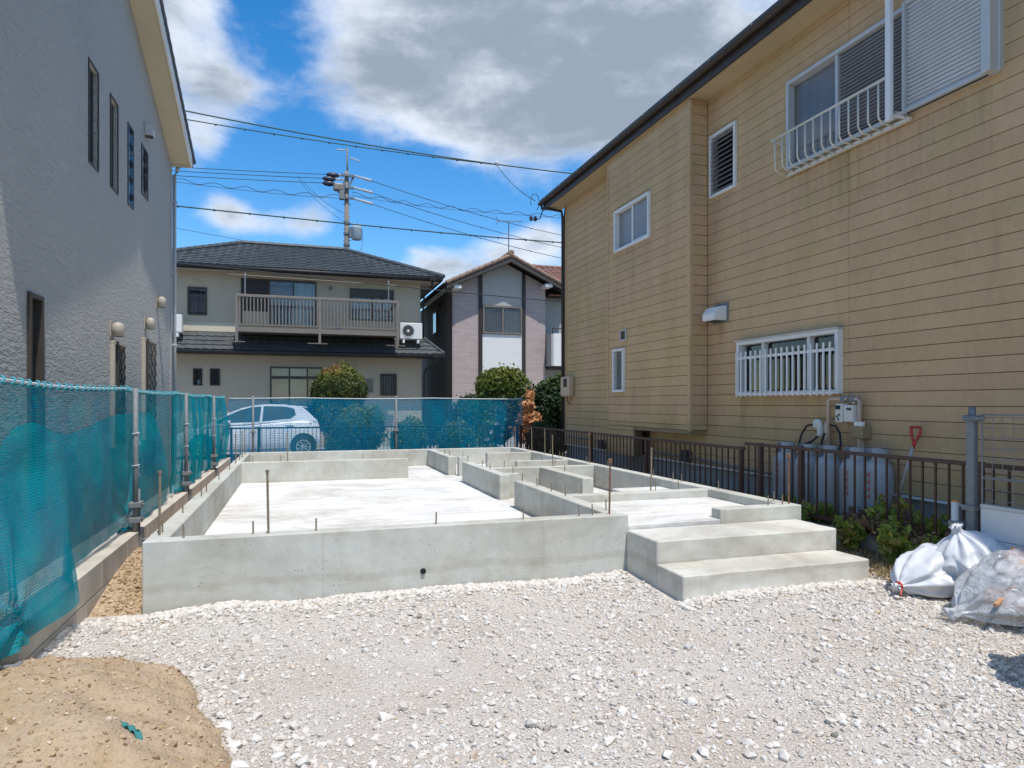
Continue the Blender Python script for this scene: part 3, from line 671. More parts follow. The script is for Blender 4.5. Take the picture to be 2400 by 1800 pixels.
# loop of wire left on the partition
m = MB(); m.tube([(1.92+.05*math.cos(t), 12.1, .56+.06*math.sin(t)) for t in np.linspace(0, 6.0, 16)], .004, 5); m.build('tie_wire', 'bolt', fo)

st = thing('porch_steps', 'two broad concrete entrance steps cast against the foundation', 'steps', (3.7, 4.9, 0))
def rough_block(name, x0, x1, y0, y1, z0, z1, parent, amp):
    """a cast block with slightly uneven faces and worn arrises"""
    bm = bmesh.new(); bmesh.ops.create_cube(bm, size=1)
    for v in bm.verts: v.co = ((x0+x1)/2+v.co.x*(x1-x0), (y0+y1)/2+v.co.y*(y1-y0), (z0+z1)/2+v.co.z*(z1-z0))
    bmesh.ops.bevel(bm, geom=list(bm.edges), offset=.009, segments=1, affect='EDGES')
    for ax, a, b in ((0, x0, x1), (1, y0, y1)):
        for k in np.arange(a+.05, b-.02, .05):
            n = Vector((0, 0, 0)); n[ax] = 1; c = Vector((0, 0, 0)); c[ax] = k
            bmesh.ops.bisect_plane(bm, geom=list(bm.verts)+list(bm.edges)+list(bm.faces), plane_co=c, plane_no=n)
    pl = parent_loc(parent)
    for v in bm.verts:
        k = mnoise.fractal(Vector(v.co)*7, 1, 2, 4)*amp; d = Vector((0, -1, 1)) if v.co.z > z1-.02 else Vector((0, -1, 0))
        v.co += d*k*.6; v.co -= pl
    me = bpy.data.meshes.new(name); bm.to_mesh(me); bm.free(); me.materials.append(MATS['concrete_step'])
    o = bpy.data.objects.new(name, me); COL.objects.link(o); o.parent = parent; return o
rough_block('upper_step', 2.79, 4.62, 4.83, 5.352, -.12, .42, st, .006)
rough_block('lower_step', 2.78, 4.57, 4.42, 4.822, -.12, .238, st, .009)

# ------------------------------------------------------------------ left boundary: block wall, posts, netting
bw = thing('block_wall', 'low wall of beige concrete blocks beside the foundation and under the netting', 'wall', (-1.5, 6, -.25))
blk = {}
def blocks(parent, x0, x1, y0, y1, rows, L=.80, mat='block'):
    for k, (z0, z1) in enumerate(rows):
        y = y0-(L/2 if k % 2 else 0)
        while y < y1:
            a, b = max(y, y0), min(y+L, y1)
            if b-a > .03:
                key = (x0, x1, round(b-a, 3), z0, z1)
                if key not in blk: blk[key] = MB().box(0, x1-x0, .003, b-a-.003, 0, z1-z0-.006).mesh('block', mat, bevel=.004)
                inst('block', blk[key], (x0, a, z0), parent)
            y += L
blocks(bw, -1.58, -1.43, -3.0, 15.9, [(-.25, -.06), (-.06, .14), (.14, .355)])
m = MB().box(-1.565, -1.445, -3.0, 15.9, -.25, .345); m.build('mortar', 'joint_dark', bw)

def net_post(y, lab, low=True):
    p = thing('net_post', lab, 'post', (-1.45, y, .355), 'scaffold pipe posts clamped on the block wall')
    MB().tube([(-1.45, y, .36), (-1.45, y, 1.69)], .022, 10).build('pole', 'galv', p, smooth=True)
    MB().tube([(-1.455, y+.07, .30), (-1.455, y+.07, .74)], .030, 10).build('stub_pipe', 'galv', p, smooth=True)
    for z in (.46, .60):
        m = MB().box(-1.505, -1.40, y-.03, y+.105, z-.025, z+.025); m.tube([(-1.43, y+.03, z), (-1.38, y+.03, z)], .010, 6); m.build('pipe_clamp', 'galv', p, bevel=.012)
    m = MB().box(-1.60, -1.40, y+.03, y+.12, .357, .372); m.box(-1.425, -1.405, y+.03, y+.12, .20, .357); m.box(-1.61, -1.595, y+.03, y+.12, .20, .357)
    m.tube([(-1.43, y+.075, .26), (-1.31, y+.075, .26)], .011, 8); m.box(-1.32, -1.30, y+.04, y+.11, .25, .27); m.build('wall_clamp', 'galv', p)
    for z in (.95, 1.25):
        m = MB(); m.tube([(-1.45+.03*math.cos(t), y+.03*math.sin(t), z+.004*t) for t in np.linspace(0, 7, 12)]+[(-1.44, y+.05, z-.03), (-1.43, y+.07, z-.09)], .004, 4); m.build('tie', 'rope', p)
for y, l in [(3.78, 'galvanised pipe post clamped on the block wall beside the dirt heap'), (7.0, 'galvanised pipe post on the block wall by the foundation corner'), (9.95, 'galvanised pipe post on the block wall midway along the netting'), (13.05, 'galvanised pipe post on the block wall next to the parked car')]:
    net_post(y, l)

def netsurf(name, mat, y0, y1, fn_top, fn_bot, fx, ny, nz, parent=None):
    m = MB()
    def P(u, v):
        y = y0+(y1-y0)*u; zt = fn_top(y); zb = fn_bot(y); z = zb+(zt-zb)*v
        return (fx(y, z, v), y+.02*math.sin(z*5+y*3)*(1-v), z)
    m.grid(P, ny, nz); return m.build(name, mat, parent, smooth=True, fix=False)
def net_top(y):
    k = [1.0, 4.0, 7.0, 9.95, 13.05, 16.0]
    for a, b in zip(k, k[1:]):
        if a <= y <= b: t = (y-a)/(b-a); return 1.69-.025*4*t*(1-t)*(b-a)/3
    return 1.69
def net_x(y, z, v):
    fold = .055*math.sin(y*6.5+1.5*math.sin(y*1.7))*(1-v)**.5*(.35+.65*min(1, max(0, (y-6)/5)))+.10*float(fbm(np.array(y*1.3), np.array(z*1.1), 4))
    pinch = min(abs(y-k) for k in (4, 7, 9.95, 13.05))
    bulge = .10*(1-math.exp(-(pinch/.9)**2))*math.sin(math.pi*min(1, max(0, v)))*.5
    for k in (4, 7, 9.95, 13.05):
        q = abs(y-k)
        if q < 1.4: fold += .030*math.exp(-q/.5)*math.sin(9*math.atan2(z-.45, q+.05)+k)
    fold += .045*(abs(float(fbm(np.array(y*2.3+z*1.2), np.array(z*2.4-y*.6), 3)))-.06)*2
    low = .19*max(0, 1-v*1.6)*(1/(1+math.exp((y-5.15)*14)))
    return -1.560+fold*.6+bulge+low
def net_bot(y): return .36+.06*math.sin(y*2.2)*.5-.09*(1/(1+math.exp((y-5.0)*6)))+.05*float(fbm(np.array(y*2.), np.array(.5), 3))
nt = thing('safety_net', 'teal construction netting strung along the block wall beside the grey house', 'net', (-1.5, 8, .36))
netsurf('netting', 'net_teal', 2.2, 16.0, net_top, net_bot, net_x, 420, 44, nt)
SC=[(2.0, .9), (4.0, .95), (4.12, 1.2), (4.27, 1.35), (4.45, 1.42), (4.78, 1.42), (5.06, 1.36), (5.34, 1.33), (5.76, 1.37), (6.22, 1.43), (6.72, 1.45), (7.38, 1.47), (7.98, 1.45), (8.2, 1.36), (8.55, 1.05), (8.9, .5)]
def scal(y): return max(net_bot(y)+.015, float(np.interp(y, [a for a, b in SC], [b for a, b in SC]))+.05*float(fbm(np.array(y*3.), np.array(2.5), 3)))
netsurf('folded_netting', 'net_teal_dense', 2.2, 8.9, scal, lambda y: net_bot(y)+.01, lambda y, z, v: net_x(y, z, (z-net_bot(y))/(net_top(y)-net_bot(y)))+.022, 260, 30, nt)
netsurf('far_netting', 'net_teal_dense', 9.3, 15.9, lambda y: net_top(y)-.03, lambda y: net_bot(y)+.01, lambda y, z, v: net_x(y, z, v)+.02+.03*math.sin(y*11), 220, 14, nt)
m = MB(); ys = np.linspace(2.2, 16, 150); m.tube([(net_x(y, net_top(y), 1)+.004, y, net_top(y)) for y in ys], .010, 6); m.build('top_rope', 'rope', nt, smooth=True)
m = MB(); ys = np.arange(2.2, 16, .012); m.tube([(net_x(y, net_top(y), 1)+.022*math.cos(y*48), y, net_top(y)+.020*math.sin(y*48)) for y in ys], .006, 4); m.build('lacing', 'rope_teal', nt, smooth=True)

rn = thing('rear_safety_net', 'blue construction netting stretched across the back of the lot before the car', 'net', (2, 16, .1))
def rear(u, v):
    x = -1.48+6.84*u; return (x, 15.98+.03*float(fbm(np.array(x*1.6), np.array(v*2.), 3)), .10+1.57*v-.02*math.sin(math.pi*((x-.0) % 3.1)/3.1)*v)
MB().grid(rear, 120, 24).build('netting', 'net_blue', rn, smooth=True, fix=False)
m = MB(); m.tube([(x, 15.975, rear((x+1.48)/6.84, 1)[2]+.004) for x in np.linspace(-1.48, 5.36, 60)], .013, 6); m.build('top_rope', 'rope', rn, smooth=True)
for x, l in [(-.97, 'thin pipe post of the rear netting in front of the car'), (2.21, 'thin pipe post of the rear netting before the low shrubs'), (5.34, 'thin pipe post at the corner of the rear netting by the brown fence')]:
    p = thing('rear_net_post', l, 'post', (x, 15.93, -.05), 'pipe posts of the rear netting')
    MB().tube([(x, 15.93, -.05), (x, 15.93, 1.71)], .024, 10).build('pole', 'galv', p, smooth=True)
    MB().box(x-.05, x+.05, 15.88, 15.975, .88, .94).build('pipe_clamp', 'galv', p, bevel=.01)

# ------------------------------------------------------------------ iron fences
def fence(name, label, axis, pos, spans, posts, pick, mat, zb, cat='fence', pw=.008, zh=None):
    """axis 'y': runs along Y at X=pos; spans: (start, end, rail height)"""
    T = FXm(pos) if axis == 'y' else FY(pos)
    a = spans[0][0]; loc = T(a, 0, zb)
    f = thing(name, label, cat, loc)
    for a, b, zt in spans:
        MB(T).box(a, b, -.021, .021, zt-.035, zt).build('top_rail', mat, f, bevel=.006)
        MB(T).box(a, b, -.014, .014, zb+.06, zb+.09).build('bottom_rail', mat, f)
        me = MB(T).box(-pw, pw, -pw, pw, 0, zt-.04-zb-.02).mesh('picket', mat, T(0, 0, 0))
        t = a+pick*.6
        while t < b-pick*.3:
            inst('picket', me, T(t, 0, zb+.05), f, (0, 0, 0)); t += pick
        for p in posts:
            if a-.01 <= p <= b+.01: MB(T).box(p-.024, p+.024, -.026, .026, zb-.1, zt+.006).build('post', mat, f)
    return f
kerb = thing('fence_footing', 'low grey concrete kerb carrying the brown iron fence', 'kerb', (5.3, 6, 0))
MB().box(5.20, 5.40, -2, 16.2, -.28, .25).build('footing', 'base_concrete', kerb, bevel=.01)
fence('iron_fence', 'brown iron railing of slim pickets between the foundation and the tan house', 'y', 5.30, [(-1.5, 7.02, 1.065), (7.04, 15.9, 1.0)], [-1.4, .4, 2.2, 4.02, 6.05, 6.73, 7.1, 9.5, 11.6, 13.7, 15.85], .127, 'iron_brown', .26)
kerb = thing('rear_footing', 'low grey concrete kerb under the black rear railing', 'kerb', (2, 16.3, 0))
MB().box(-1.5, 5.5, 16.21, 16.36, -.28, .18).build('footing', 'base_concrete', kerb, bevel=.01)
fence('iron_fence', 'black iron railing behind the blue netting and before the parked car', 'x', 16.28, [(-1.5, 5.4, 1.0)], [-1.45, -.86, 1.1, 3.1, 5.35], .092, 'iron_black', .2, pw=.006)
# ------------------------------------------------------------------ right: tan house
rh = thing('tan_house', 'two storey house clad in weathered tan horizontal siding with dark gutter', 'house', (6.6, 8, .17))
XM, XB = 5.96, 5.65
H_big = (4.32, 7.00, 4.53, 5.61); H_lou = (8.10, 8.70, 4.66, 5.57); H_kit = (6.17, 7.97, 1.69, 2.38); H_w2 = (10.0, 11.26, 4.37, 5.10); H_slot = (10.92, 11.33, 1.77, 2.54)
TM, TB = FXm(XM), FXm(XB)
Z0, Z1, RH = .605, 6.17, .1525
def backing(T, t0, t1, z0, z1, holes): wall_mb(T, t0, t1, z0, z1, -.16, -.0145, holes).build('wall_core', 'joint_dark', rh)
backing(TM, -2.0, 8.80, Z0, Z1, [H_big, H_lou, H_kit]); backing(TM, 11.60, 14.48, Z0, Z1, []); backing(TB, 8.83, 11.60, 1.14, Z1, [H_w2, H_slot]); backing(TB, 10.56, 11.60, Z0, 1.14, [])
bcache = {}
def boards(T, t0, t1, z0, z1, holes, start=1.52):
    k = math.floor((z0-start)/RH)
    while start+k*RH < z1-.02:
        a = max(z0, start+k*RH+.003); b = min(z1, start+(k+1)*RH-.003); k += 1
        if b-a < .02: continue
        cs = cells(t0+.002, t1-.002, a, b, holes)
        if not cs: continue
        if len(cs) > 1 and all(c[2:] == cs[0][2:] for c in cs):
            for c in cs: inst('siding_board', MB(T).box(0, c[1]-c[0], -.014, 0, 0, c[3]-c[2]).mesh('siding_board', 'siding_tan', T(0, 0, 0), bevel=.003), T(c[0], 0, c[2]), rh)
            continue
        simple = len(cs) == 1 and cs[0] == (t0+.002, t1-.002, a, b)
        key = (round(t1-t0, 3), round(b-a, 3), T(0, 0, 0)) if simple else None
        if key in bcache: me = bcache[key]
        else:
            m = MB(T)
            for c in cs: m.box(c[0]-t0, c[1]-t0, -.014, 0, c[2]-a, c[3]-a)
            me = m.mesh('siding_board', 'siding_tan', T(0, 0, 0), bevel=.003)
            if key: bcache[key] = me
        inst('siding_board', me, T(t0, 0, a), rh)
boards(TM, -2.0, 2.6, Z0, Z1, []); boards(TM, 2.6, 6.05, Z0, Z1, [H_big, H_kit]); boards(TM, 6.05, 8.80, Z0, Z1, [H_big, H_lou, H_kit]); boards(TM, 11.62, 14.48, Z0, Z1, [])
backing(TM, 8.80, 11.60, Z0, 1.14, []); boards(TM, 8.80, 10.56, Z0, 1.13, [])
boards(TB, 8.86, 11.58, 1.14, Z1, [H_w2, H_slot]); boards(TB, 10.58, 11.58, Z0, 1.13, [])
# the bay's near side
TS = FY(8.80)
MB(TS).box(5.68, 5.975, -.05, -.0145, 1.14, Z1).build('wall_core', 'joint_dark', rh); boards(TS, 5.70, 5.96, 1.14, Z1, [])
MB().box(5.635, 5.70, 8.785, 8.86, 1.12, Z1).build('corner_trim', 'siding_tan', rh, bevel=.006)
MB().box(5.64, 5.70, 11.58, 11.63, Z0, Z1).build('corner_trim', 'siding_tan', rh, bevel=.004)
MB().box(5.94, 6.0, 14.45, 14.52, Z0, Z1).build('corner_trim', 'siding_tan', rh, bevel=.004)
MB().box(5.66, 5.96, 8.83, 10.55, 1.08, 1.135).build('bay_underside', 'brown_box', rh)
MB().box(5.98, 12, 14.40, 14.48, .1, Z1).build('end_wall', 'siding_tan', rh)
MB().box(11.9, 12, -2, 14.40, .1, Z1).build('back_wall', 'siding_tan', rh)
MB().box(5.98, 12, -2.08, -2.0, .1, Z1).build('end_wall', 'siding_tan', rh)
MB().box(6.0, 6.1, -2, 14.46, -.2, Z0-.03).build('base', 'base_concrete', rh)
MB().box(5.935, 6.1, -2, 14.5, Z0-.028, Z0-.004).build('base_flashing', 'white_paint', rh)
# roof: soffit, fascia, slope, gutter
MB().box(5.60, 5.99, -2.6, 14.95, Z1, Z1+.03).build('soffit', 'tan_soffit', rh)
MB().box(5.57, 5.60, -2.6, 14.95, Z1-.012, Z1+.20).build('fascia', 'gutter_brown', rh)
rf = MB(); rf.prism([(5.50, Z1+.20), (5.50, Z1+.235), (8.9, Z1+1.70), (12.4, Z1+.235), (12.4, Z1+.20), (8.9, Z1+1.62)], 1, -2.7, 15.0); rf = rf.build('roof', 'roof_tile_grey', rh)
MB().prism([(5.60, Z1+.03), (5.60, Z1+.19), (8.9, Z1+1.6), (12.2, Z1+.19), (12.2, Z1+.03)], 1, 14.45, 14.60).build('gable_infill', 'siding_tan', rh)
def gutter():
    m = MB(); P = lambda a: (5.515+.062*math.cos(a), Z1+.165+.062*math.sin(a))
    an = [math.pi+math.pi*k/8 for k in range(9)]
    prof = [P(a) for a in an]+[(5.515+.055*math.cos(a), Z1+.165+.055*math.sin(a)) for a in reversed(an)]
    m.prism(prof, 1, -2.7, 15.02); return m.build('gutter', 'gutter_brown', rh, smooth=False)
g = gutter()
br = MB().tube([(5.585, 0, Z1+.175), (5.45, 0, Z1+.178), (5.445, 0, Z1+.15)], .006, 5).mesh('gutter_bracket', 'galv')
for y in np.arange(-2.2, 15, .93): inst('gutter_bracket', br, (0, y, 0), g)
m = MB(); m.tube([(5.515, 14.9, Z1+.10), (5.515, 14.9, Z1+.02), (5.62, 14.72, Z1-.03), (5.90, 14.60, Z1-.10), (5.92, 14.58, Z1-.3), (5.92, 14.58, .3)], .034, 10); m.build('downpipe', 'dark_trim', rh, smooth=True)
m = MB(); m.tube([(5.93, 14.46, Z1-.04), (5.925, 14.50, Z1-.25), (5.925, 14.50, .9)], .014, 6); m.build('service_cable', 'gutter_brown', rh)

def win_frame(T, a, b, z0, z1, n0, n1, w, mat, parent, name='window', bev=.004):
    m = MB(T); m.box(a, b, n0, n1, z0, z0+w); m.box(a, b, n0, n1, z1-w, z1); m.box(a, a+w, n0, n1, z0+w, z1-w); m.box(b-w, b, n0, n1, z0+w, z1-w)
    return m.build(name, mat, parent, bevel=bev)
def pane(T, a, b, z0, z1, n, mat, parent, name='pane'): return MB(T).box(a, b, n-.004, n, z0, z1).build(name, mat, parent)
def curtain(T, a, b, z0, z1, n, mat, parent, folds=.11, amp=.02, name='curtain'):
    m = MB(T); K = max(8, int((b-a)/folds*6))
    m.grid(lambda u, v: (a+(b-a)*u, n+amp*math.sin(u*(b-a)/folds*2*math.pi+.8*math.sin(u*9)), z0+(z1-z0)*v), K, 2); return m.build(name, mat, parent, smooth=True, fix=False)
def room(T, a, b, z0, z1, n0, depth, parent):
    m = MB(T); m.box(a-.02, b+.02, -depth, -depth+.02, z0-.02, z1+.02)
    m.box(a-.03, a-.01, -depth, n0, z0-.02, z1+.02); m.box(b+.01, b+.03, -depth, n0, z0-.02, z1+.02); m.box(a-.03, b+.03, -depth, n0, z0-.03, z0-.01); m.box(a-.03, b+.03, -depth, n0, z1+.01, z1+.03)
    return m.build('room_recess', 'interior', parent)

# wide upstairs window with shutter box and rail
a, b, z0, z1 = H_big
room(TM, a, b, z0, z1, -.02, .5, rh)
w = win_frame(TM, a-.02, b+.02, z0-.02, z1+.02, -.10, .055, .045, 'alu', rh)
pane(TM, 6.21, 6.96, z0+.06, z1-.05, -.03, 'glass_dull', w); curtain(TM, 6.19, 6.97, z0, z1, -.07, 'curtain_lace', w, .16, .012)
MB(TM).box(6.185, 6.225, -.06, .03, z0+.02, z1-.02).build('mullion', 'alu', w)
def slats(T, a, b, z0, z1, n, pitch, mat, parent):
    me = MB(T).prism([(n-.012, 0), (n+.016, pitch*.25), (n+.016, pitch*.45), (n-.012, pitch*.92)], 0, 0, b-a).mesh('shutter_slat', mat, T(0, 0, 0))
    z = z0
    while z+pitch < z1+.001: inst('shutter_slat', me, T(a, 0, z), parent); z += pitch
slats(TM, 5.33, 6.185, z0+.03, z1-.03, -.01, .042, 'frosted_glass', w)
sb = thing('shutter_box', 'white louvred shutter box projecting beside the upstairs window', 'shutter', (5.9, 4.8, z0))
MB(TM).box(4.36, 5.26, .02, .09, z0-.02, z0+.015).build('sill', 'alu', sb); MB(TM).box(4.36, 5.26, .02, .09, z1-.01, z1+.03).build('head', 'alu', sb)
MB(TM).box(4.315, 4.40, .002, .16, z0-.035, z1+.05).build('jamb', 'alu', sb, bevel=.01); MB(TM).box(5.235, 5.265, .02, .10, z0-.02, z1+.02).build('jamb', 'alu', sb)
MB(TM).box(4.40, 5.235, .018, .03, z0+.015, z1-.01).build('backing', 'alu', sb); slats(TM, 4.41, 5.23, z0+.018, z1-.012, .055, .042, 'shutter_grey', sb)
wr = thing('window_rail', 'white curved tube guard rail below the upstairs window', 'railing', (5.7, 6.1, 4.4))
MB(TM).tube([(7.07, .24, 4.88), (5.30, .24, 4.88)], .013, 8).build('top_rail', 'cream_metal', wr, smooth=True)
MB(TM).tube([(7.02, .24, 4.87), (7.02, .12, 4.83), (7.02, .03, 4.83)], .011, 8).build('bracket', 'cream_metal', wr, smooth=True)
me = MB(TM).tube([(0, .24, 4.87), (0, .24, 4.54)]+[(0, .24-.10*(1-math.cos(t)), 4.54-.09*math.sin(t)) for t in np.linspace(.3, 1.57, 5)]+[(0, .03, 4.45)], .010, 8).mesh('baluster', 'cream_metal', TM(0, 0, 0), smooth=True)
for k in range(13): inst('baluster', me, TM(5.42+k*.131, 0, 0), wr)
MB(TM).box(5.22, 7.02, .01, .05, 4.43, 4.465).build('bottom_rail', 'cream_metal', wr)
m = MB(TM).box(5.255, 5.32, .215, .265, 4.42, 6.05); m.box(5.27, 5.305, .0, .22, 5.80, 5.83); m.box(5.27, 5.305, .0, .22, 4.47, 4.50); m.build('post', 'white_metal', wr, bevel=.006)
MB(TM).tube([(5.25, .2, 4.50), (5.12, .2, 4.44), (5.12, .2, 4.37)], .010, 6).build('pole_hook', 'cream_metal', wr, smooth=True)
# louvre window
a, b, z0, z1 = H_lou
room(TM, a, b, z0, z1, -.02, .4, rh); w = win_frame(TM, a-.015, b+.015, z0-.015, z1+.015, -.10, .04, .04, 'white_metal', rh)
me = MB(TM).add([(0, .045, 0), (b-a-.09, .045, 0), (b-a-.09, -.03, .075), (0, -.03, .075), (0, .049, .004), (b-a-.09, .049, .004), (b-a-.09, -.026, .079), (0, -.026, .079)], [(0, 3, 2, 1), (4, 5, 6, 7), (0, 1, 5, 4), (1, 2, 6, 5), (2, 3, 7, 6), (3, 0, 4, 7)]).mesh('louvre_pane', 'frosted_glass', TM(0, 0, 0))
for k in range(12): inst('louvre_pane', me, TM(a+.045, 0, z0+.03+k*.070), w)
# small sliding window on the bay
a, b, z0, z1 = H_w2
room(TB, a, b, z0, z1, -.02, .27, rh); w = win_frame(TB, a-.02, b+.02, z0-.02, z1+.02, -.10, .05, .045, 'white_metal', rh)
pane(TB, a+.04, (a+b)/2, z0+.05, z1-.04, -.015, 'frosted_glass', w); pane(TB, (a+b)/2, b-.04, z0+.03, z1-.03, -.05, 'frosted_glass', w)
MB(TB).box((a+b)/2-.02, (a+b)/2+.02, -.06, .005, z0+.03, z1-.03).build('mullion', 'white_metal', w); MB(TB).box(a+.03, (a+b)/2, -.02, .0, z0+.03, z0+.07).build('sash_rail', 'white_metal', w)
# slot window and grille
a, b, z0, z1 = H_slot
room(TB, a, b, z0, z1, -.02, .27, rh); w = win_frame(TB, a-.015, b+.015, z0-.015, z1+.015, -.10, .05, .045, 'white_metal', rh)
me = MB(TB).box(0, b-a-.09, -.02, .02, 0, .005).mesh('louvre_pane', 'frosted_glass', TB(0, 0, 0)); pane(TB, a+.04, b-.04, z0+.04, z1-.04, -.04, 'frosted_glass', w)
for k in range(9): inst('louvre_pane', me, TB(a+.045, 0, z0+.06+k*.075), w)
v = win_frame(TB, 10.84, 11.07, 2.69, 2.89, 0, .03, .025, 'alu', rh, 'vent_grille')
me = MB(TB).box(0, .18, 0, .02, 0, .012).mesh('slat', 'grille_dark', TB(0, 0, 0))
for k in range(6): inst('slat', me, TB(10.865, 0, 2.715+k*.026), v)
# kitchen window with bars
a, b, z0, z1 = H_kit
room(TM, a, b, z0, z1, -.02, .6, rh); w = win_frame(TM, a-.03, b+.03, z0-.03, z1+.03, -.10, .075, .05, 'white_metal', rh)
for t in (6.65, 7.49): MB(TM).box(t-.025, t+.025, -.06, .03, z0+.02, z1-.02).build('mullion', 'white_metal', w)
pane(TM, a+.04, b-.04, z0+.04, z1-.04, -.035, 'glass', w)
MB(TM).box(6.67, 7.47, -.30, -.26, z0+.30, z1).build('curtain', 'curtain_brown', w); MB(TM).box(a, b, -.25, -.22, z0+.26, z0+.285).build('shelf', 'white_paint', w); curtain(TM, a+.02, 6.62, z0, z1, -.28, 'curtain_lace', w)
m = MB(TM).lathe([(.05, 0), (.045, .10), (.06, .12), (.03, .16)], (7.72, -.16, z0+.02), 10); m.build('jar', 'white_paint', w)
MB(TM).box(a-.05, b+.05, .0, .10, z1+.03, z1+.045).build('drip_cap', 'alu', w)
kb = thing('window_bars', 'white vertical security bars fixed over the ground floor window', 'window bars', (5.8, 7, 1.65))
me = MB(TM).box(-.011, .011, .155, .175, 1.64, 2.255).mesh('bar', 'white_metal', TM(0, 0, 0), bevel=.003)
for k in range(18): inst('bar', me, TM(6.16+k*.1006, 0, 0), kb)
MB(TM).box(6.13, 7.90, .14, .156, 2.15, 2.185).build('rail', 'white_metal', kb); MB(TM).box(6.13, 7.90, .14, .156, 1.655, 1.685).build('rail', 'white_metal', kb)
for t in (6.2, 7.84): MB(TM).box(t-.012, t+.012, .06, .14, 2.155, 2.18).build('bracket', 'white_metal', kb)
# range hood outlet
vh = thing('vent_hood', 'white sheet metal exhaust hood on the tan siding above the barred window', 'vent', (5.85, 8.5, 2.75))
m = MB(TM).prism([(0, 2.76), (.24, 2.76), (.24, 2.86), (.17, 2.955), (.0, 2.985)], 0, 8.30, 8.60); m.build('cowl', 'white_metal', vh, bevel=.02)
MB(TM).box(8.27, 8.63, 0, .012, 2.73, 3.02).build('flange', 'galv', vh); MB(TM).box(8.32, 8.58, .03, .22, 2.75, 2.762).build('louvre', 'grille_dark', vh)
# electricity meter cupboard
mb_ = thing('meter_box', 'beige electricity meter box with dark window at the house corner', 'meter', (5.85, 14.2, 1.7))
MB(TM).box(13.95, 14.42, 0, .17, 1.70, 2.16).build('case', 'meter_box', mb_, bevel=.035); MB(TM).box(14.02, 14.20, .165, .178, 1.92, 2.11).build('sight_glass', 'glass_dark', mb_); MB(TM).box(14.03, 14.19, .15, .172, 1.93, 2.10).build('dial', 'grille_dark', mb_)
m = MB(TM).tube([(14.2, .08, 1.70), (14.2, .08, 1.62), (14.12, .08, 1.56), (14.02, .10, 1.54)], .018, 6); m.build('conduit', 'rust', mb_)

# ------------------------------------------------------------------ gas supply behind the fence
def tank(y, x, lab, mark):
    t = thing('gas_cylinder', lab, 'gas cylinder', (x, y, .17), 'grey gas cylinders by the tan house')
    r = .158
    MB().lathe([(r*.9, .18), (r, .22), (r, .80), (r*.96, .86), (r*.8, .915), (r*.55, .95), (.05, .965), (.05, .99)], (x, y, 0), 22).build('body', 'tank', t, smooth=True)
    MB().lathe([(r*1.0, .17), (r*1.0, .215)], (x, y, 0), 22).build('foot_ring', 'galv_dark', t)
    m = MB()
    for a0 in (0.3, 3.44):
        an = np.linspace(a0, a0+2.4, 9)
        m = MB()
        for q, w in zip(an, an[1:]):
            m.add([(x+.105*math.cos(q), y+.105*math.sin(q), .94), (x+.105*math.cos(w), y+.105*math.sin(w), .94), (x+.105*math.cos(w), y+.105*math.sin(w), 1.075), (x+.105*math.cos(q), y+.105*math.sin(q), 1.075)], [(0, 1, 2, 3)])
        m.build('guard_ring', 'tank', t, fix=False)
    m = MB().lathe([(.022, .97), (.022, 1.02), (.030, 1.03), (.030, 1.05)], (x, y, 0), 10); m.tube([(x-.05, y, 1.0), (x+.03, y, 1.0)], .014, 6); m.build('valve', 'brown_box', t)
    if mark:   # red painted lettering block running up the shell
        m = MB()
        for k in range(4):
            z = .56+k*.075; a = math.pi+.15
            for j in range(3):
                aa = a-.16+j*.13; m.add([(x+(r+.0015)*math.cos(aa+d), y+(r+.0015)*math.sin(aa+d), z+h) for d, h in ((0, 0), (.085, 0), (.085, .05-(j % 2)*.02), (0, .05-(j % 2)*.02))], [(0, 1, 2, 3)])
        m.build('painted_mark', 'tank_red', t, fix=False)
for y, x, l, k in [(6.74, 5.68, 'grey gas cylinder at the end of the row away from the shovel', True), (6.39, 5.70, 'grey gas cylinder below the pressure regulator', True), (6.04, 5.67, 'grey gas cylinder under the gas meter pipe', False), (5.69, 5.69, 'grey gas cylinder under the brown valve box', True), (5.50, 5.79, 'rust-stained gas cylinder closest to the red shovel', True)]: tank(y, x, l, k)
gm = thing('gas_meter', 'cream gas meter with pink-beige pipes on the tan siding', 'gas meter', (5.85, 6, 1.3))
MB(TM).box(5.98, 6.09, .06, .17, 1.33, 1.545).build('dial_case', 'gas_meter', gm, bevel=.015); MB(TM).box(5.84, 5.975, .05, .16, 1.34, 1.53).build('bellows_case', 'gas_meter', gm, bevel=.01)
MB(TM).box(6.0, 6.07, .165, .175, 1.48, 1.525).build('dial', 'glass_dark', gm)
for t_, z_ in ((6.02, 1.42), (6.05, 1.40), (6.03, 1.37), (5.90, 1.485), (5.87, 1.485)): MB(TM).box(t_-.012, t_+.012, .155, .174, z_-.012, z_+.012).build('mark', 'grille_dark', gm)
m = MB(TM); m.tube([(6.25, .10, .95), (6.25, .10, 1.58), (6.23, .10, 1.60), (6.0, .10, 1.60), (5.98, .10, 1.60)], .021, 10); m.build('inlet_pipe', 'gas_pipe', gm, smooth=True)
m = MB(TM); m.tube([(5.88, .10, 1.54), (5.88, .10, 1.60), (5.82, .10, 1.60), (5.80, .10, 1.58), (5.80, .10, .7)], .021, 10); m.build('outlet_pipe', 'gas_pipe', gm, smooth=True)
for t_ in (6.03, 5.90): MB(TM).box(t_-.035, t_+.03, .07, .13, 1.56, 1.63).build('union', 'galv', gm, bevel=.01)
MB(TM).box(5.75, 5.86, .08, .12, 1.27, 1.345).build('notice_tag', 'white_paint', gm)
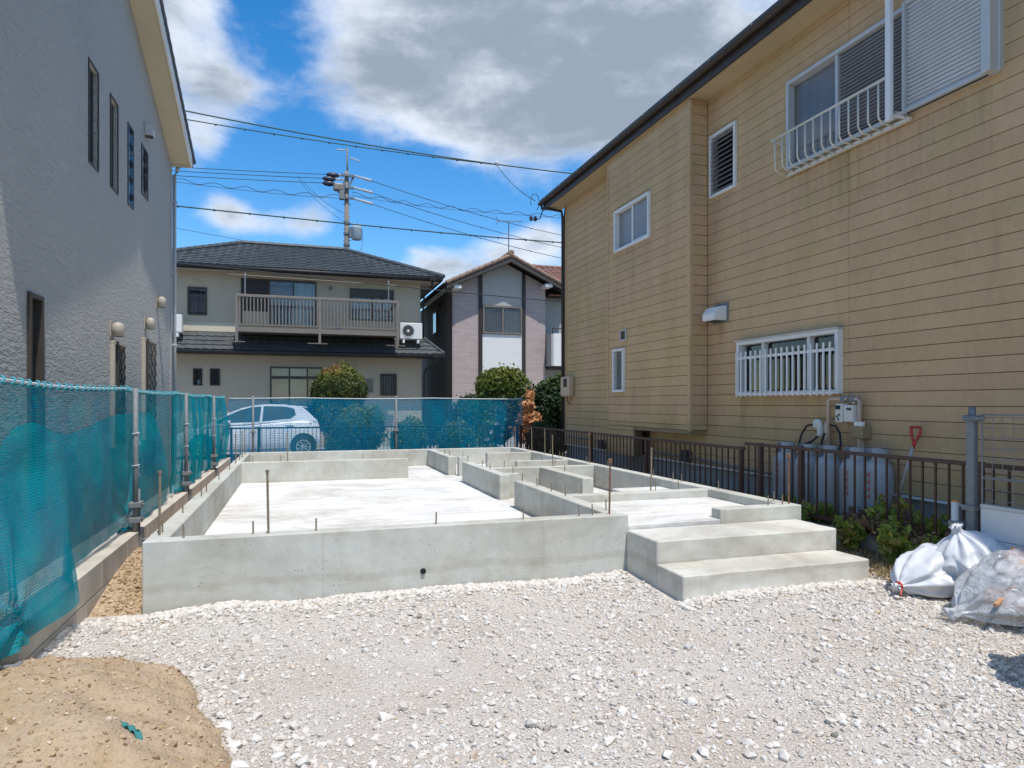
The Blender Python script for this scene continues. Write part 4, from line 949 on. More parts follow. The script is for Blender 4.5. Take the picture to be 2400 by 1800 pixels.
vb = thing('valve_box', 'brown metal box on the siding below the gas meter', 'box', (5.85, 5.8, 1.16)); MB(TM).box(5.73, 5.90, .0, .13, 1.16, 1.30).build('case', 'brown_box', vb, bevel=.008); MB(TM).tube([(5.80, .07, 1.16), (5.80, .07, .85)], .02, 8).build('pipe', 'gas_pipe', vb, smooth=True)
rg = thing('gas_regulator', 'pale gas pressure regulator with black hoses above the cylinders', 'regulator', (5.85, 6.4, 1.1))
m = MB(TM).lathe([(.03, -.03), (.065, -.02), (.065, .02), (.03, .03)], (6.40, .12, 1.30), 14, 1); m.build('diaphragm', 'gas_meter', rg, smooth=True); MB(TM).box(6.33, 6.39, .08, .15, 1.16, 1.30).build('body', 'gas_meter', rg, bevel=.012)
MB(TM).tube([(6.28, .10, 1.33), (6.28, .10, 1.05)], .025, 8).build('riser', 'gas_pipe', rg, smooth=True)
for pts in ([(6.45, .13, 1.30), (6.53, .16, 1.28), (6.57, .2, 1.18), (6.56, .26, 1.03)], [(6.38, .14, 1.16), (6.42, .18, 1.10), (6.50, .24, 1.05), (6.50, .28, 1.0)], [(6.20, .12, 1.30), (6.08, .16, 1.29), (5.98, .2, 1.22), (5.92, .24, 1.10), (5.90, .28, 1.0)], [(6.27, .14, 1.2), (6.25, .2, 1.1), (6.2, .26, 1.0)]):
    P = [Vector(p) for p in pts]; Q = [P[0]]
    for p, q in zip(P, P[1:]): Q += [p.lerp(q, .33), p.lerp(q, .66), q]
    MB(TM).tube(Q, .012, 7).build('hose', 'rubber', rg, smooth=True)
sh = thing('shovel', 'shovel with red D-grip leaning against the tan siding', 'shovel', (5.75, 5.22, .17))
m = MB(TM); m.tube([(5.155, .10, 1.31), (5.045, .10, 1.31)], .014, 8); m.tube([(5.155, .10, 1.31), (5.150, .10, 1.24), (5.118, .11, 1.16), (5.122, .115, 1.10)], .014, 8); m.tube([(5.045, .10, 1.31), (5.055, .10, 1.24), (5.098, .11, 1.16), (5.118, .115, 1.10)], .014, 8); m.build('grip', 'shovel_red', sh, smooth=True)
MB(TM).tube([(5.12, .115, 1.12), (5.21, .20, .60)], .017, 10).build('shaft', 'shovel_shaft', sh, smooth=True)
m = MB(TM); m.grid(lambda u, v: (5.21+.03*v+(u-.5)*(.21-.12*max(0, v-.6)), .20+.06*v-.10*(abs(u-.5))**1.5, .60-.38*v), 8, 8); m.build('blade', 'rust', sh, smooth=True, fix=False)
cb = thing('wall_conduit', 'grey plastic conduit running low along the tan house base', 'conduit', (5.9, 11, .5))
MB(TM).tube([(14.3, .05, .78), (12, .05, .76), (10.6, .05, .70), (9.0, .05, .68), (7.3, .05, .62)], .016, 8).build('pipe', 'galv', cb, smooth=True)
for y in (12.4, 9.3): MB(TM).box(y-.08, y+.08, .02, .11, .62, .80).build('joint_box', 'grille_dark', cb, bevel=.01)

# ------------------------------------------------------------------ site gate at the right
gp = thing('gate_post', 'square galvanised steel gate post with clamp beside the brown fence', 'post', (5.1, 3.93, .05))
MB().box(5.07, 5.13, 3.90, 3.965, .02, 1.43).build('shaft', 'galv', gp, bevel=.008); MB().tube([(5.10, 3.932, 1.42), (5.10, 3.932, 1.52)], .026, 10).build('cap_pipe', 'galv_dark', gp, smooth=True)
MB().box(5.05, 5.15, 3.86, 3.985, 1.41, 1.455).build('clamp', 'galv_dark', gp, bevel=.01); MB().tube([(5.06, 3.87, 1.43), (5.06, 3.80, 1.435)], .012, 6).build('hinge_pin', 'galv', gp)
MB().box(5.055, 5.145, 3.88, 3.985, .70, .74).build('hinge', 'galv', gp)
pp = thing('ground_pipe', 'short pale pipe stake clamped to the gate post among the weeds', 'stake', (5.08, 4.06, .0))
MB().tube([(5.08, 4.06, -.05), (5.08, 4.06, .75)], .028, 10).build('pipe', 'gas_meter', pp, smooth=True); MB().lathe([(.028, 0), (.020, .012)], (5.08, 4.06, .75), 10).build('cap', 'orange', pp); MB().box(5.04, 5.12, 3.97, 4.10, .55, .60).build('coupler', 'galv', pp, bevel=.012); 
def gate():
    g = thing('mesh_gate', 'wire mesh gate panel with white lower sheet beside the gate post', 'gate', (5.1, 3, .3))
    y0, y1 = 1.9, 3.85
    m = MB(); 
    for z in (1.46, .97, .765): m.tube([(5.1, y0, z), (5.1, y1, z)], .008, 6)
    for y in (y0, y1): m.tube([(5.1, y, .765), (5.1, y, 1.46)], .008, 6)
    m.build('frame', 'galv', g)
    me = MB().tube([(0, 0, .765), (0, 0, 1.46)], .0028, 4).mesh('wire', 'galv'); 
    for k in range(1, 25): inst('wire', me, (5.1, y1-k*.08, 0), g)
    me = MB().tube([(0, y0, 0), (0, y1, 0)], .0028, 4).mesh('wire', 'galv')
    for k in range(9): inst('wire', me, (5.1, 0, .80+k*.08), g)
    MB().box(5.08, 5.12, y0, y1, .735, .763).build('rail', 'alu', g); MB().box(5.085, 5.115, y0, y1, .50, .732).build('sheet', 'net_white_panel', g); MB().box(5.08, 5.12, y0, y1, .30, .495).build('sheet', 'net_white_panel', g)
gate()

# ------------------------------------------------------------------ rubbish sacks
def sack(name, lab, mat, neck, end, R_, seed, pleats=11, flat=.0, squash=.8, crease=.05, cat='bag'):
    """a filled plastic sack lying between its gathered neck and its closed end"""
    neck, end = Vector(neck), Vector(end); ax = end-neck; Ln = ax.length; d = ax.normalized()
    a = d.cross(Vector((0, 0, 1)));  a = a.normalized() if a.length > .05 else Vector((1, 0, 0)); b = a.cross(d)
    NU, NV = 96, 56; vs = []; off = Vector((seed*3.7, seed*1.3, seed*5.1))
    for j in range(NV+1):
        s_ = j/NV
        prof = np.interp(s_, [0, .05, .10, .16, .28, .45, .65, .82, .93, .98, 1], [.16, .10, .12, .38, .72, .95, 1.0, .90, .62, .32, .02])
        pl = .16*np.interp(s_, [0, .1, .3, .7, 1], [1.4, 1.2, .55, .12, .25])
        for i in range(NU):
            t = 2*math.pi*i/NU
            wob = mnoise.fractal(Vector((math.cos(t)*1.3, math.sin(t)*1.3, s_*2.6))+off, 1, 2, 3)
            ph = pleats*t+2.2*mnoise.noise(Vector((math.cos(t), math.sin(t), s_*1.5))+off)
            cr = 1-abs(mnoise.noise(Vector((math.cos(t)*2.2, math.sin(t)*2.2, s_*5))+off*2))
            r = R_*prof*(1+pl*math.sin(ph)+.20*wob+crease*(cr**4)*1.5)
            p = neck+d*(s_*Ln)+(a*math.cos(t)+b*math.sin(t)*squash)*r+d*(.06*wob*R_)
            if p.z < flat: p.z = flat+(p.z-flat)*.06
            vs.append(p)
    fs = [(j*NU+i, j*NU+(i+1) % NU, (j+1)*NU+(i+1) % NU, (j+1)*NU+i) for j in range(NV) for i in range(NU)]
    fs += [tuple(range(NU))[::-1], tuple(range(NV*NU, (NV+1)*NU))]
    c = (neck+end)/2; c.z = flat
    me = MB().add(vs, fs).mesh(name, mat, tuple(c), smooth=True); o = bpy.data.objects.new(name, me); COL.objects.link(o); o.location = c
    return tag(o, lab, cat)
o = sack('rubbish_sack', 'full white sack with pink-tied neck lying on the gravel beside the clear bag', 'sack', (4.36, 3.98, .13), (5.06, 4.06, .25), .245, 1.3, 9, .075)
m = MB().tube([(4.405+.004*math.cos(t), 3.983+.034*math.cos(t), .135+.034*math.sin(t)) for t in np.linspace(0, 6.28, 14)], .010, 6); m.tube([(4.40, 3.95, .12), (4.36, 3.93, .09), (4.35, 3.91, .10)], .006, 5); m.build('neck_tie', 'shovel_red', o)
sack('rubbish_sack', 'crumpled white sack with raised gathered peak behind the clear bag', 'sack', (4.86, 3.88, .60), (5.04, 3.80, .09), .26, 2.9, 10, .09, 1.0, .10)
sack('rubbish_bag', 'large clear plastic bag stuffed with building scraps on the gravel', 'clear_plastic', (4.26, 3.46, .09), (5.35, 3.30, .30), .34, 5.2, 8, .07, .82, .07)
sack('shadow_sack', 'made-up grey sack added out of view to cast a shadow on the gravel', 'sack', (4.06, 2.42, .95), (4.06, 2.42, .05), .29, 8.1, 9, .03, 1.0, .06)  # invented sack outside the view, added for its shadow on the gravel
def scraps():
    for c, s, rot, mat, n, lab, cat in [((4.90, 3.38, .36), (.17, .10, .06), (.3, .2, .6), 'cardboard', 'cardboard_scrap', 'folded brown cardboard scrap high inside the clear bag', 'cardboard'),
                                ((4.72, 3.30, .16), (.16, .16, .05), (.1, .4, .2), 'wood', 'plywood_offcut', 'brown plywood offcut low inside the clear bag', 'offcut'),
                                ((5.0, 3.30, .14), (.22, .12, .07), (.2, -.2, 1.0), 'cardboard', 'cardboard_scrap', 'torn cardboard scrap at the bottom of the clear bag', 'cardboard'),
                                ((4.66, 3.32, .26), (.30, .012, .012), (0, -.15, .35), 'wood', 'wooden_stick', 'thin reddish wooden stick lying across inside the clear bag', 'stick'),
                                ((4.84, 3.22, .22), (.03, .03, .03), (0, 0, 0), 'blue_plastic', 'plastic_bottle', 'small blue plastic bottle inside the clear bag', 'bottle'),
                                ((5.08, 3.20, .18), (.05, .05, .08), (.3, .2, 0), 'blue_plastic', 'plastic_can', 'blue plastic can at the side of the clear bag', 'can'),
                                ((5.02, 3.45, .40), (.14, .09, .05), (.5, .3, .2), 'orange', 'plastic_scrap', 'orange plastic scrap at the top of the clear bag', 'scrap')]:
        o = MB().box(-s[0], s[0], -s[1], s[1], -s[2], s[2]).build(n, mat, bevel=min(s)*.3); o.location = c; o.rotation_euler = rot; tag(o, lab, cat)
scraps()
m = MB(); m.grid(lambda u, v: (-.66+.07*u+.012*math.sin(v*5), 2.98-.02*v-.05*u, 0), 8, 4)
for k, p in enumerate(m.v): m.v[k] = (p[0], p[1], float(mound_z(np.array(p[0]), np.array(p[1])))+.012+.012*math.sin(k*2.1))
tag(m.build('net_scrap', 'scrap_teal', fix=False), 'small teal scrap of netting trodden into the earth heap', 'scrap')
# ------------------------------------------------------------------ left: grey house
lh = thing('grey_house', 'tall grey house with embossed cement board gable and dark tiled verge', 'house', (-4, 9.3, .06))
TL = FXp(-2.2)
LW = [(8.40, 8.74, 4.22, 5.33), (9.28, 9.61, 4.22, 5.33), (10.14, 10.47, 4.24, 5.35), (10.96, 11.40, 4.63, 5.37), (6.65, 6.97, .90, 2.50), (9.40, 9.82, 1.0, 2.32), (11.12, 11.80, 1.0, 2.52)]
wall_mb(TL, 5.2, 8.087, .06, 5.9, -.14, 0, LW).build('wall', 'embossed_wall', lh); wall_mb(TL, 8.093, 13.4, .06, 5.9, -.14, 0, LW).build('wall', 'embossed_wall', lh)
wall_mb(TL, 5.2, 13.4, .06, 5.9, -.20, -.142, LW).build('wall_core', 'grille_dark', lh)
sl = .372; zr = 5.9+sl*4.1
MB(TL).prism([(5.2, -.14), (5.2, 0), (13.4, 0), (13.4, -.14)], 2, 5.9, 5.9005)
m = MB(); m.prism([(5.2, 5.9), (13.4, 5.9), (9.3, zr)], 0, -2.34, -2.2); m.build('gable_wall', 'embossed_wall', lh)
MB().box(-9.5, -2.2, 13.30, 13.40, .06, 5.9).build('end_wall', 'embossed_wall', lh); MB().box(-9.5, -2.2, 5.2, 5.3, .06, 5.9).build('end_wall', 'embossed_wall', lh); MB().box(-9.5, -9.4, 5.3, 13.3, .06, 5.9).build('back_wall', 'embossed_wall', lh)
m = MB(TL).box(13.28, 13.40, .0, .012, .06, 5.88); m.build('corner_trim', 'plaster_grey', lh)
def slope(y0, y1, zo, z1o, x0, x1, name, mat):
    for s in (1, -1):
        f = lambda y: (9.3+s*(y-9.3))
        zz = lambda y: 5.9+sl*(13.4-y)
        m = MB(); m.prism([(f(y0), zz(y0)+zo), (f(y1), zz(y1)+zo), (f(y1), zz(y1)+z1o), (f(y0), zz(y0)+z1o)], 0, x0, x1); m.build(name, mat, lh)
slope(9.3, 13.40, .0, .025, -2.2, -1.885, 'soffit', 'cream_soffit'); slope(9.3, 13.42, -.03, .155, -1.885, -1.855, 'bargeboard', 'white_paint'); slope(9.3, 13.55, .06, .15, -9.6, -1.89, 'roof_deck', 'roof_tile_grey')
MB().prism([(13.40, 5.86), (13.44, 5.86), (13.44, 6.03), (13.40, 6.06)], 0, -9.5, -1.86).build('eave_board', 'cream_soffit', lh)
m = MB(); m.tube([(-9.5, 13.50, 5.93), (-1.86, 13.50, 5.93)], .05, 8); m.build('gutter', 'dark_trim', lh, smooth=True)
rt = MB(); 
vt = MB().box(-.05, .055, -.135, .135, -.03, .045).mesh('verge_tile', 'verge_tile', bevel=.018)
ang = math.atan(sl)
k = 0
while True:
    y = 13.50-k*.235*math.cos(ang)
    if y < 9.35: break
    z = 5.9+sl*(13.4-y)+.185
    inst('verge_tile', vt, (-1.875, y, z), lh, (-ang+.10, 0, 0)); inst('verge_tile', vt, (-1.875, 18.6-y, z), lh, (ang-.10, 0, 0)); k += 1
m = MB(); m.tube([(-1.84, 9.3, zr+.22), (-9.5, 9.3, zr+.22)], .10, 10); m.build('ridge', 'verge_tile', lh, smooth=True)
m = MB(); m.tube([(-2.10, 13.50, 5.90), (-2.12, 13.50, 5.80), (-2.16, 13.46, 5.70), (-2.16, 13.46, .1)], .034, 10); m.build('downpipe', 'alu', lh, smooth=True)
for z in (5.2, 3.9, 2.6, 1.3): MB().box(-2.21, -2.115, 13.42, 13.50, z, z+.03).build('pipe_bracket', 'alu', lh)
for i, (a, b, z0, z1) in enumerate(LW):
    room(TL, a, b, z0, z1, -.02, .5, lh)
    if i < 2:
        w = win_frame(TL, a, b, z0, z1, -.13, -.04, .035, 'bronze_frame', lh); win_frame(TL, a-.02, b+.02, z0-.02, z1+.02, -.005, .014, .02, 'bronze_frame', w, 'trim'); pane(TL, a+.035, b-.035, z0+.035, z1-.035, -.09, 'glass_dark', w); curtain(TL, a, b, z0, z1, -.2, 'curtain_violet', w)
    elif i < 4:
        w = win_frame(TL, a, b, z0, z1, -.10, .014, .035, 'bronze_frame', lh); pane(TL, a+.03, b-.03, z0+.03, z1-.03, .008, 'glass_clear', w); MB(TL).box(a+.01, b-.01, -.02, -.01, z0+.02, z1-.02).build('pale_backing', 'curtain_white', w)  # pale sheet close behind the glass imitates the sky's reflection
        m = MB(TL)     # wrought scrollwork grille
        for q in range(5):
            zc = z0+.12+q*(z1-z0-.2)/4; s = (-1)**q
            m.tube([((a+b)/2+s*.085*math.cos(t)*(1-t/9), .012, zc+.085*math.sin(t)*(1-t/9)) for t in np.linspace(0, 6.5, 14)], .005, 4)
        m.tube([((a+b)/2, .012, z0+.03), ((a+b)/2, .012, z1-.03)], .005, 4); m.build('scroll_grille', 'iron_black', w)
    elif i == 4:
        w = win_frame(TL, a, b, z0, z1, -.12, .03, .04, 'bronze_frame', lh); pane(TL, a+.04, b-.04, z0+.04, z1-.04, -.05, 'glass_dark', w); curtain(TL, a, b, z0, z1-.3, -.35, 'curtain_violet', w); MB(TL).box(a+.08, a+.2, -.3, -.2, 1.62, 2.0).build('ornament', 'white_paint', w)
    else:
        w = win_frame(TL, a-.12, b, z0, z1, -.02, .05, .04, 'tan_frame', lh); pane(TL, a+.03, b-.03, z0+.03, z1-.03, -.05, 'glass_dark', w); MB(TL).box(a-.01, a+.05, .0, .06, z0, z1).build('mullion', 'bronze_frame', w)
        m = MB(TL); K = 9; hh = (z1-z0-.08)/K
        for r_ in range(K):
            for c_ in range(2):
                ya = a+.06+c_*(b-a-.10)/2; yb = ya+(b-a-.10)/2; za = z0+.04+r_*hh
                m.tube([(ya, .055, za), ((ya+yb)/2, .06, za+hh/2), (yb, .055, za)], .008, 4); m.tube([(ya, .055, za+hh), ((ya+yb)/2, .06, za+hh/2), (yb, .055, za+hh)], .008, 4)
        m.build('lattice_grille', 'bronze_frame', w); MB(TL).box(a+.05, b-.03, .03, .035, z0+.04, z1-.04).build('lattice_backing', 'tan_frame', w) if i == 6 else None
for y, z, r, l in [(9.33, 2.46, .072, 'round-topped champagne vent cowl nearest the lower lattice window on the grey wall'), (11.22, 2.75, .062, 'round-topped champagne vent cowl just above the far lattice window'), (12.10, 3.20, .065, 'round-topped champagne vent cowl standing highest near the grey house corner')]:
    v = thing('vent_cowl', l, 'vent', (-2.14, y, z-.08)); 
    MB().lathe([(r, -.085), (r, .02), (r*.94, .045), (r*.75, .07), (r*.45, .085), (.006, .09)], (-2.125, y, z), 16).build('cowl', 'tan_frame', v, smooth=True); MB().lathe([(r*.85, -.087), (r*.85, -.0865)], (-2.125, y, z), 14).build('opening', 'grille_dark', v)
    MB().box(-2.2, -2.186, y-r-.012, y+r+.012, z-.09, z+.10).build('flange', 'tan_frame', v, bevel=.005)
v = thing('vent_cowl', 'boxy grey vent cowl under the gable soffit above the small scroll window', 'vent', (-2.14, 11.24, 5.57)); MB(TL).prism([(0, 5.57), (.12, 5.57), (.12, 5.66), (.06, 5.73), (0, 5.73)], 0, 11.16, 11.32).build('cowl', 'alu', v, bevel=.01); MB(TL).box(11.18, 11.30, .01, .11, 5.562, 5.569).build('opening', 'grille_dark', v)

# ------------------------------------------------------------------ tiled slopes
def tiled(A, B, C, D, rows, tw=.27, amp=.022, step=.035):
    """rows of waved tiles on the slope A-B (eave) to D-C (top)"""
    A, B, C, D = map(Vector, (A, B, C, D)); m = MB(); n = (B-A).cross(D-A).normalized()
    if n.z < 0: n = -n
    e = (B-A).normalized()
    for j in range(rows):
        v0, v1 = j/rows, (j+1)/rows
        L0, R0, L1, R1 = A.lerp(D, v0), B.lerp(C, v0), A.lerp(D, v1), B.lerp(C, v1)
        K = max(2, int((R0-L0).length/(tw/4))); vs = []
        for i in range(K+1):
            u = i/K
            def W(p): ph = (p-A).dot(e)/tw; return amp*(abs(math.sin(math.pi*ph))**.7)*1.6
            p0 = L0.lerp(R0, u); p1 = L1.lerp(R1, u); vs += [p0-n*.004, p0+n*(step+W(p0)), p1+n*(W(p1)+.004)]
        fs = []
        for i in range(K): a = i*3; fs += [(a, a+3, a+4, a+1), (a+1, a+4, a+5, a+2)]
        m.add(vs, fs)
    return m
def ridge_caps(pts, r, mat, parent, pitch=.30):
    P = [Vector(p) for p in pts]
    for p, q in zip(P, P[1:]):
        d = (q-p); k = max(1, int(d.length/pitch)); me = MB().tube([(0, 0, 0), d/k*1.03], [r*1.12, r*.94], 8).mesh('ridge_tile', mat)
        for i in range(k): inst('ridge_tile', me, p+d*(i/k), parent)

# ------------------------------------------------------------------ behind: house with dark hipped roof
dh = thing('hipped_house', 'beige two storey house with dark tiled hip roof and long balcony', 'house', (0, 27, 0))
TD = FY(24.6)
UW = [(-3.55, -2.95, 4.52, 5.46), (-1.89, .60, 4.24, 5.85), (1.75, 3.32, 4.55, 5.69)]
DW = [(-3.38, -3.10, 2.15, 2.72), (-2.86, -2.55, 2.15, 2.72), (-.95, .81, .6, 2.82), (2.83, 3.43, 1.83, 2.62)]
wall_mb(TD, -5.0, 4.35, -.05, 3.60, -.15, 0, DW).build('ground_floor_wall', 'tile_wall', dh); wall_mb(TD, -5.0, 4.30, 3.60, 6.02, -.15, -.003, UW).build('upper_floor_wall', 'dark_house_wall', dh)
MB().box(4.20, 4.33, 24.76, 31, -.05, 6.0).build('end_wall', 'dark_house_wall', dh); MB().box(-5, -4.87, 24.76, 31, -.05, 6.0).build('end_wall', 'dark_house_wall', dh); MB().box(-5, 4.3, 31, 31.15, -.05, 6.0).build('back_wall', 'dark_house_wall', dh)
MB(TD).box(-5, -1.95, .0, .02, 3.98, 4.29).build('band', 'dark_house_band', dh)
MB().box(-5.25, 4.92, 23.95, 31.7, 6.0, 6.03).build('soffit', 'tan_frame', dh); MB().box(-5.3, 4.97, 23.93, 23.96, 5.97, 6.10).build('fascia', 'dark_trim', dh); MB().box(4.95, 4.98, 23.96, 31.7, 5.97, 6.10).build('fascia', 'dark_trim', dh)
MB().tube([(-5.3, 23.87, 6.05), (5.0, 23.87, 6.05)], .06, 8).build('gutter', 'iron_black', dh, smooth=True)
E0, E1, Y0, Y1, ZE, ZR = -5.35, 5.03, 23.86, 30.5, 6.10, 7.56; rx0, rx1, ry = -2.03, 1.71, 27.18
o = tiled((E0, Y0, ZE), (E1, Y0, ZE), (rx1, ry, ZR), (rx0, ry, ZR), 14).build('roof', 'roof_tile_grey', dh, fix=False); o['kind'] = 'stuff'
o = tiled((E1, Y0, ZE), (E1, Y1, ZE), (rx1, ry, ZR), (rx1, ry, ZR), 14).build('roof', 'roof_tile_grey', dh, fix=False); o['kind'] = 'stuff'
o = tiled((E0, Y1, ZE), (E0, Y0, ZE), (rx0, ry, ZR), (rx0, ry, ZR), 14).build('roof', 'roof_tile_grey', dh, fix=False); o['kind'] = 'stuff'
MB().add([(E0, Y0, ZE), (E1, Y0, ZE), (E1, Y1, ZE), (E0, Y1, ZE), (rx0, ry, ZR-.03), (rx1, ry, ZR-.03)], [(0, 1, 2, 3), (2, 3, 4, 5), (0, 1, 5, 4), (1, 2, 5), (0, 3, 4)]).build('roof_deck', 'roof_tile_grey', dh)
ridge_caps([(E0, Y0, ZE+.06), (rx0, ry, ZR+.08), (rx1, ry, ZR+.08), (E1, Y0, ZE+.06)], .085, 'roof_tile_grey', dh)
# snow guards
sg = MB().tube([(-.06, 0, 0), (-.06, 0, .07), (.06, 0, .07), (.06, 0, 0)], .008, 4).mesh('snow_guard', 'dark_trim')
for r_, (v, off) in enumerate(((.22, 0), (.30, .55))):
    y = Y0+(ry-Y0)*v; z = ZE+(ZR-ZE)*v+.05; x = E0+1.3+off
    while x < E1-1.1: inst('snow_guard', sg, (x, y, z), dh); x += 1.1
# pent roof over the ground floor
o = tiled((-5.2, 23.88, 3.30), (5.05, 23.88, 3.30), (4.38, 24.60, 3.93), (-5.2, 24.60, 3.93), 4).build('pent_roof', 'roof_tile_grey', dh, fix=False); o['kind'] = 'stuff'
o = tiled((5.05, 23.88, 3.30), (5.05, 27, 3.30), (4.38, 27, 3.93), (4.38, 24.60, 3.93), 4).build('pent_roof', 'roof_tile_grey', dh, fix=False); o['kind'] = 'stuff'
ridge_caps([(5.05, 23.88, 3.36), (4.38, 24.60, 4.0)], .06, 'roof_tile_grey', dh, .22)
MB().box(-5.2, 5.0, 23.93, 24.6, 3.20, 3.285).build('pent_soffit', 'dark_trim', dh); MB().tube([(-5.2, 23.84, 3.26), (5.05, 23.84, 3.26)], .055, 8).build('gutter', 'iron_black', dh, smooth=True)
MB().tube([(4.62, 23.9, 6.0), (4.62, 23.95, 5.8), (4.42, 24.48, 5.5), (4.40, 24.53, 5.2), (4.40, 24.53, 4.0)], .035, 8).build('downpipe', 'iron_black', dh, smooth=True)
MB().tube([(4.72, 23.87, 3.22), (4.70, 23.95, 3.0), (4.45, 24.50, 2.75), (4.43, 24.53, 2.6), (4.43, 24.53, 0)], .035, 8).build('downpipe', 'iron_black', dh, smooth=True)
MB().box(4.5, 4.74, 23.78, 23.92, 5.98, 6.16).build('hopper', 'iron_black', dh); MB().box(4.62, 4.82, 23.78, 23.9, 3.2, 3.36).build('hopper', 'iron_black', dh)
def dwin(a, b, z0, z1, mull, cur, fmat='bronze_frame', w_=.05):
    room(TD, a, b, z0, z1, -.02, .9, dh); w = win_frame(TD, a, b, z0, z1, -.08, .03, w_, fmat, dh, bev=0)
    for q in mull: MB(TD).box(q-.025, q+.025, -.06, .01, z0+.03, z1-.03).build('mullion', fmat, w)
    pane(TD, a+.03, b-.03, z0+.03, z1-.03, -.03, 'glass_clear', w)
    for (p, q, mat) in cur: curtain(TD, p, q, z0+.02, z1-.05, -.22, mat, w, .14, .03)
    return w
dwin(*UW[0], [], [(-3.52, -3.26, 'curtain_violet'), (-3.22, -2.98, 'curtain_violet')])
w = dwin(*UW[1], [-.97, -.18], [(-.95, -.2, 'curtain_violet'), (-.15, .56, 'curtain_white')]); MB(TD).box(-1.85, -1.0, -.04, -.02, 4.28, 5.8).build('shutter', 'dark_trim', w); MB(TD).box(-1.84, -1.02, -.015, .0, 4.28, 4.72).build('panel', 'dark_house_wall', w)
w = dwin(*UW[2], [2.55], [(2.58, 3.25, 'curtain_white'), (1.8, 2.5, 'curtain_lace')]); MB(TD).box(1.78, 3.30, -.02, .05, 5.38, 5.66).build('shutter_box', 'bronze_frame', w)
for q in DW[:2]: w = dwin(*q, [], [], 'dark_trim', .04)
MB(TD).box(-3.27, -3.18, -.2, -.1, 2.18, 2.34).build('ornament', 'white_paint', w)
w = dwin(*DW[2], [-.31, .29], [(-.9, -.33, 'curtain_lace'), (-.28, .27, 'curtain_white')]); MB(TD).box(-.93, .79, -.07, .035, 2.40, 2.50).build('transom', 'bronze_frame', w)
w = dwin(*DW[3], [], [(2.86, 3.40, 'curtain_white')]); 
me = MB(TD).box(-.012, .012, .05, .07, 1.83, 2.60).mesh('bar', 'dark_trim', TD(0, 0, 0))
for k in range(5): inst('bar', me, TD(2.93+k*.10, 0, 0), w)
MB(TD).box(2.32, 2.57, .0, .04, 1.94, 2.42).build('meter_panel', 'taupe_metal', dh); MB(TD).box(1.03, 1.13, 0, .1, 5.60, 5.70).build('vent', 'taupe_metal', dh)
# balcony
bl = thing('balcony', 'taupe metal balcony with slim balusters on the hip roofed house', 'balcony', (.7, 23.5, 3.65))
TBk = FY(23.5)
MB().box(-1.95, 3.34, 23.48, 24.56, 3.92, 4.0).build('deck', 'taupe_metal', bl); MB(TBk).box(-1.95, 3.36, .0, .04, 3.90, 4.05).build('fascia', 'taupe_metal', bl); MB(TBk).box(-1.96, 3.36, -.02, .045, 5.04, 5.13).build('top_rail', 'taupe_metal', bl, bevel=.01); MB(TBk).box(-1.93, 3.33, .0, .03, 4.12, 4.16).build('bottom_rail', 'taupe_metal', bl)
me = MB(TBk).box(-.018, .018, .004, .030, 4.16, 5.04).mesh('baluster', 'taupe_metal', TBk(0, 0, 0))
for k in range(47): inst('baluster', me, TBk(-1.84+k*.111, 0, 0), bl)
for x in (-1.93, .68, 3.31): MB(TBk).box(x-.04, x+.04, -.03, .05, 3.58, 5.10).build('post', 'taupe_metal', bl); MB(TBk).box(x-.4, x+.25, -.1, .06, 3.555, 3.58).build('foot_plate', 'taupe_metal', bl)
for x in (-1.93, 3.31): MB().box(x-.02, x+.02, 23.53, 24.56, 5.05, 5.11).build('side_rail', 'taupe_metal', bl)
for x in (-1.69, 3.02): MB(TBk).tube([(x, -.2, 5.1), (x, -.2, 5.8), (x, -.3, 5.86)], .025, 6).build('laundry_arm', 'galv', bl)
MB(TBk).tube([(-2.2, -.22, 5.80), (3.3, -.22, 5.72)], .011, 6).build('laundry_pole', 'taupe_metal', bl)
bk = thing('bucket', 'small pale blue bucket standing on the balcony deck', 'bucket', (1.27, 23.75, 4.0)); MB().lathe([(.11, 0), (.14, .28), (.15, .285), (.13, .27)], (1.27, 23.75, 4.0), 14).build('pail', 'bucket', bk, smooth=True); MB().tube([(1.27+.145*math.cos(t), 23.75, 4.27-.06*math.sin(t)) for t in np.linspace(0, 3.14, 9)], .006, 4).build('handle', 'galv', bk)
def ac(x, y, z, lab, side=1):
    a = thing('air_conditioner', lab, 'air conditioner', (x, y, z))
    MB().box(x, x+.80, y, y+.30, z+.14, z+.72).build('case', 'ac_white', a, bevel=.02)
    MB().lathe([(.24, 0), (.24, -.012), (.20, -.012), (.20, 0)], (x+.29, y, z+.43), 24, 1).build('fan_ring', 'alu', a)
    MB().lathe([(.20, -.002), (.20, -.006)], (x+.29, y, z+.43), 24, 1).build('fan_grille', 'grille_dark', a); MB().lathe([(.05, -.008), (.05, -.016)], (x+.29, y, z+.43), 12, 1).build('fan_hub', 'ac_white', a)
    for q in (.10, .62): MB().box(x+q, x+q+.07, y+.02, y+.28, z, z+.14).build('foot', 'white_paint', a)
ac(3.46, 23.95, 3.72, 'white outdoor air conditioner unit on the lower roof beside the balcony')
ac(-4.42, 23.95, 3.72, 'white outdoor air conditioner unit on the lower roof behind the grey house downpipe')

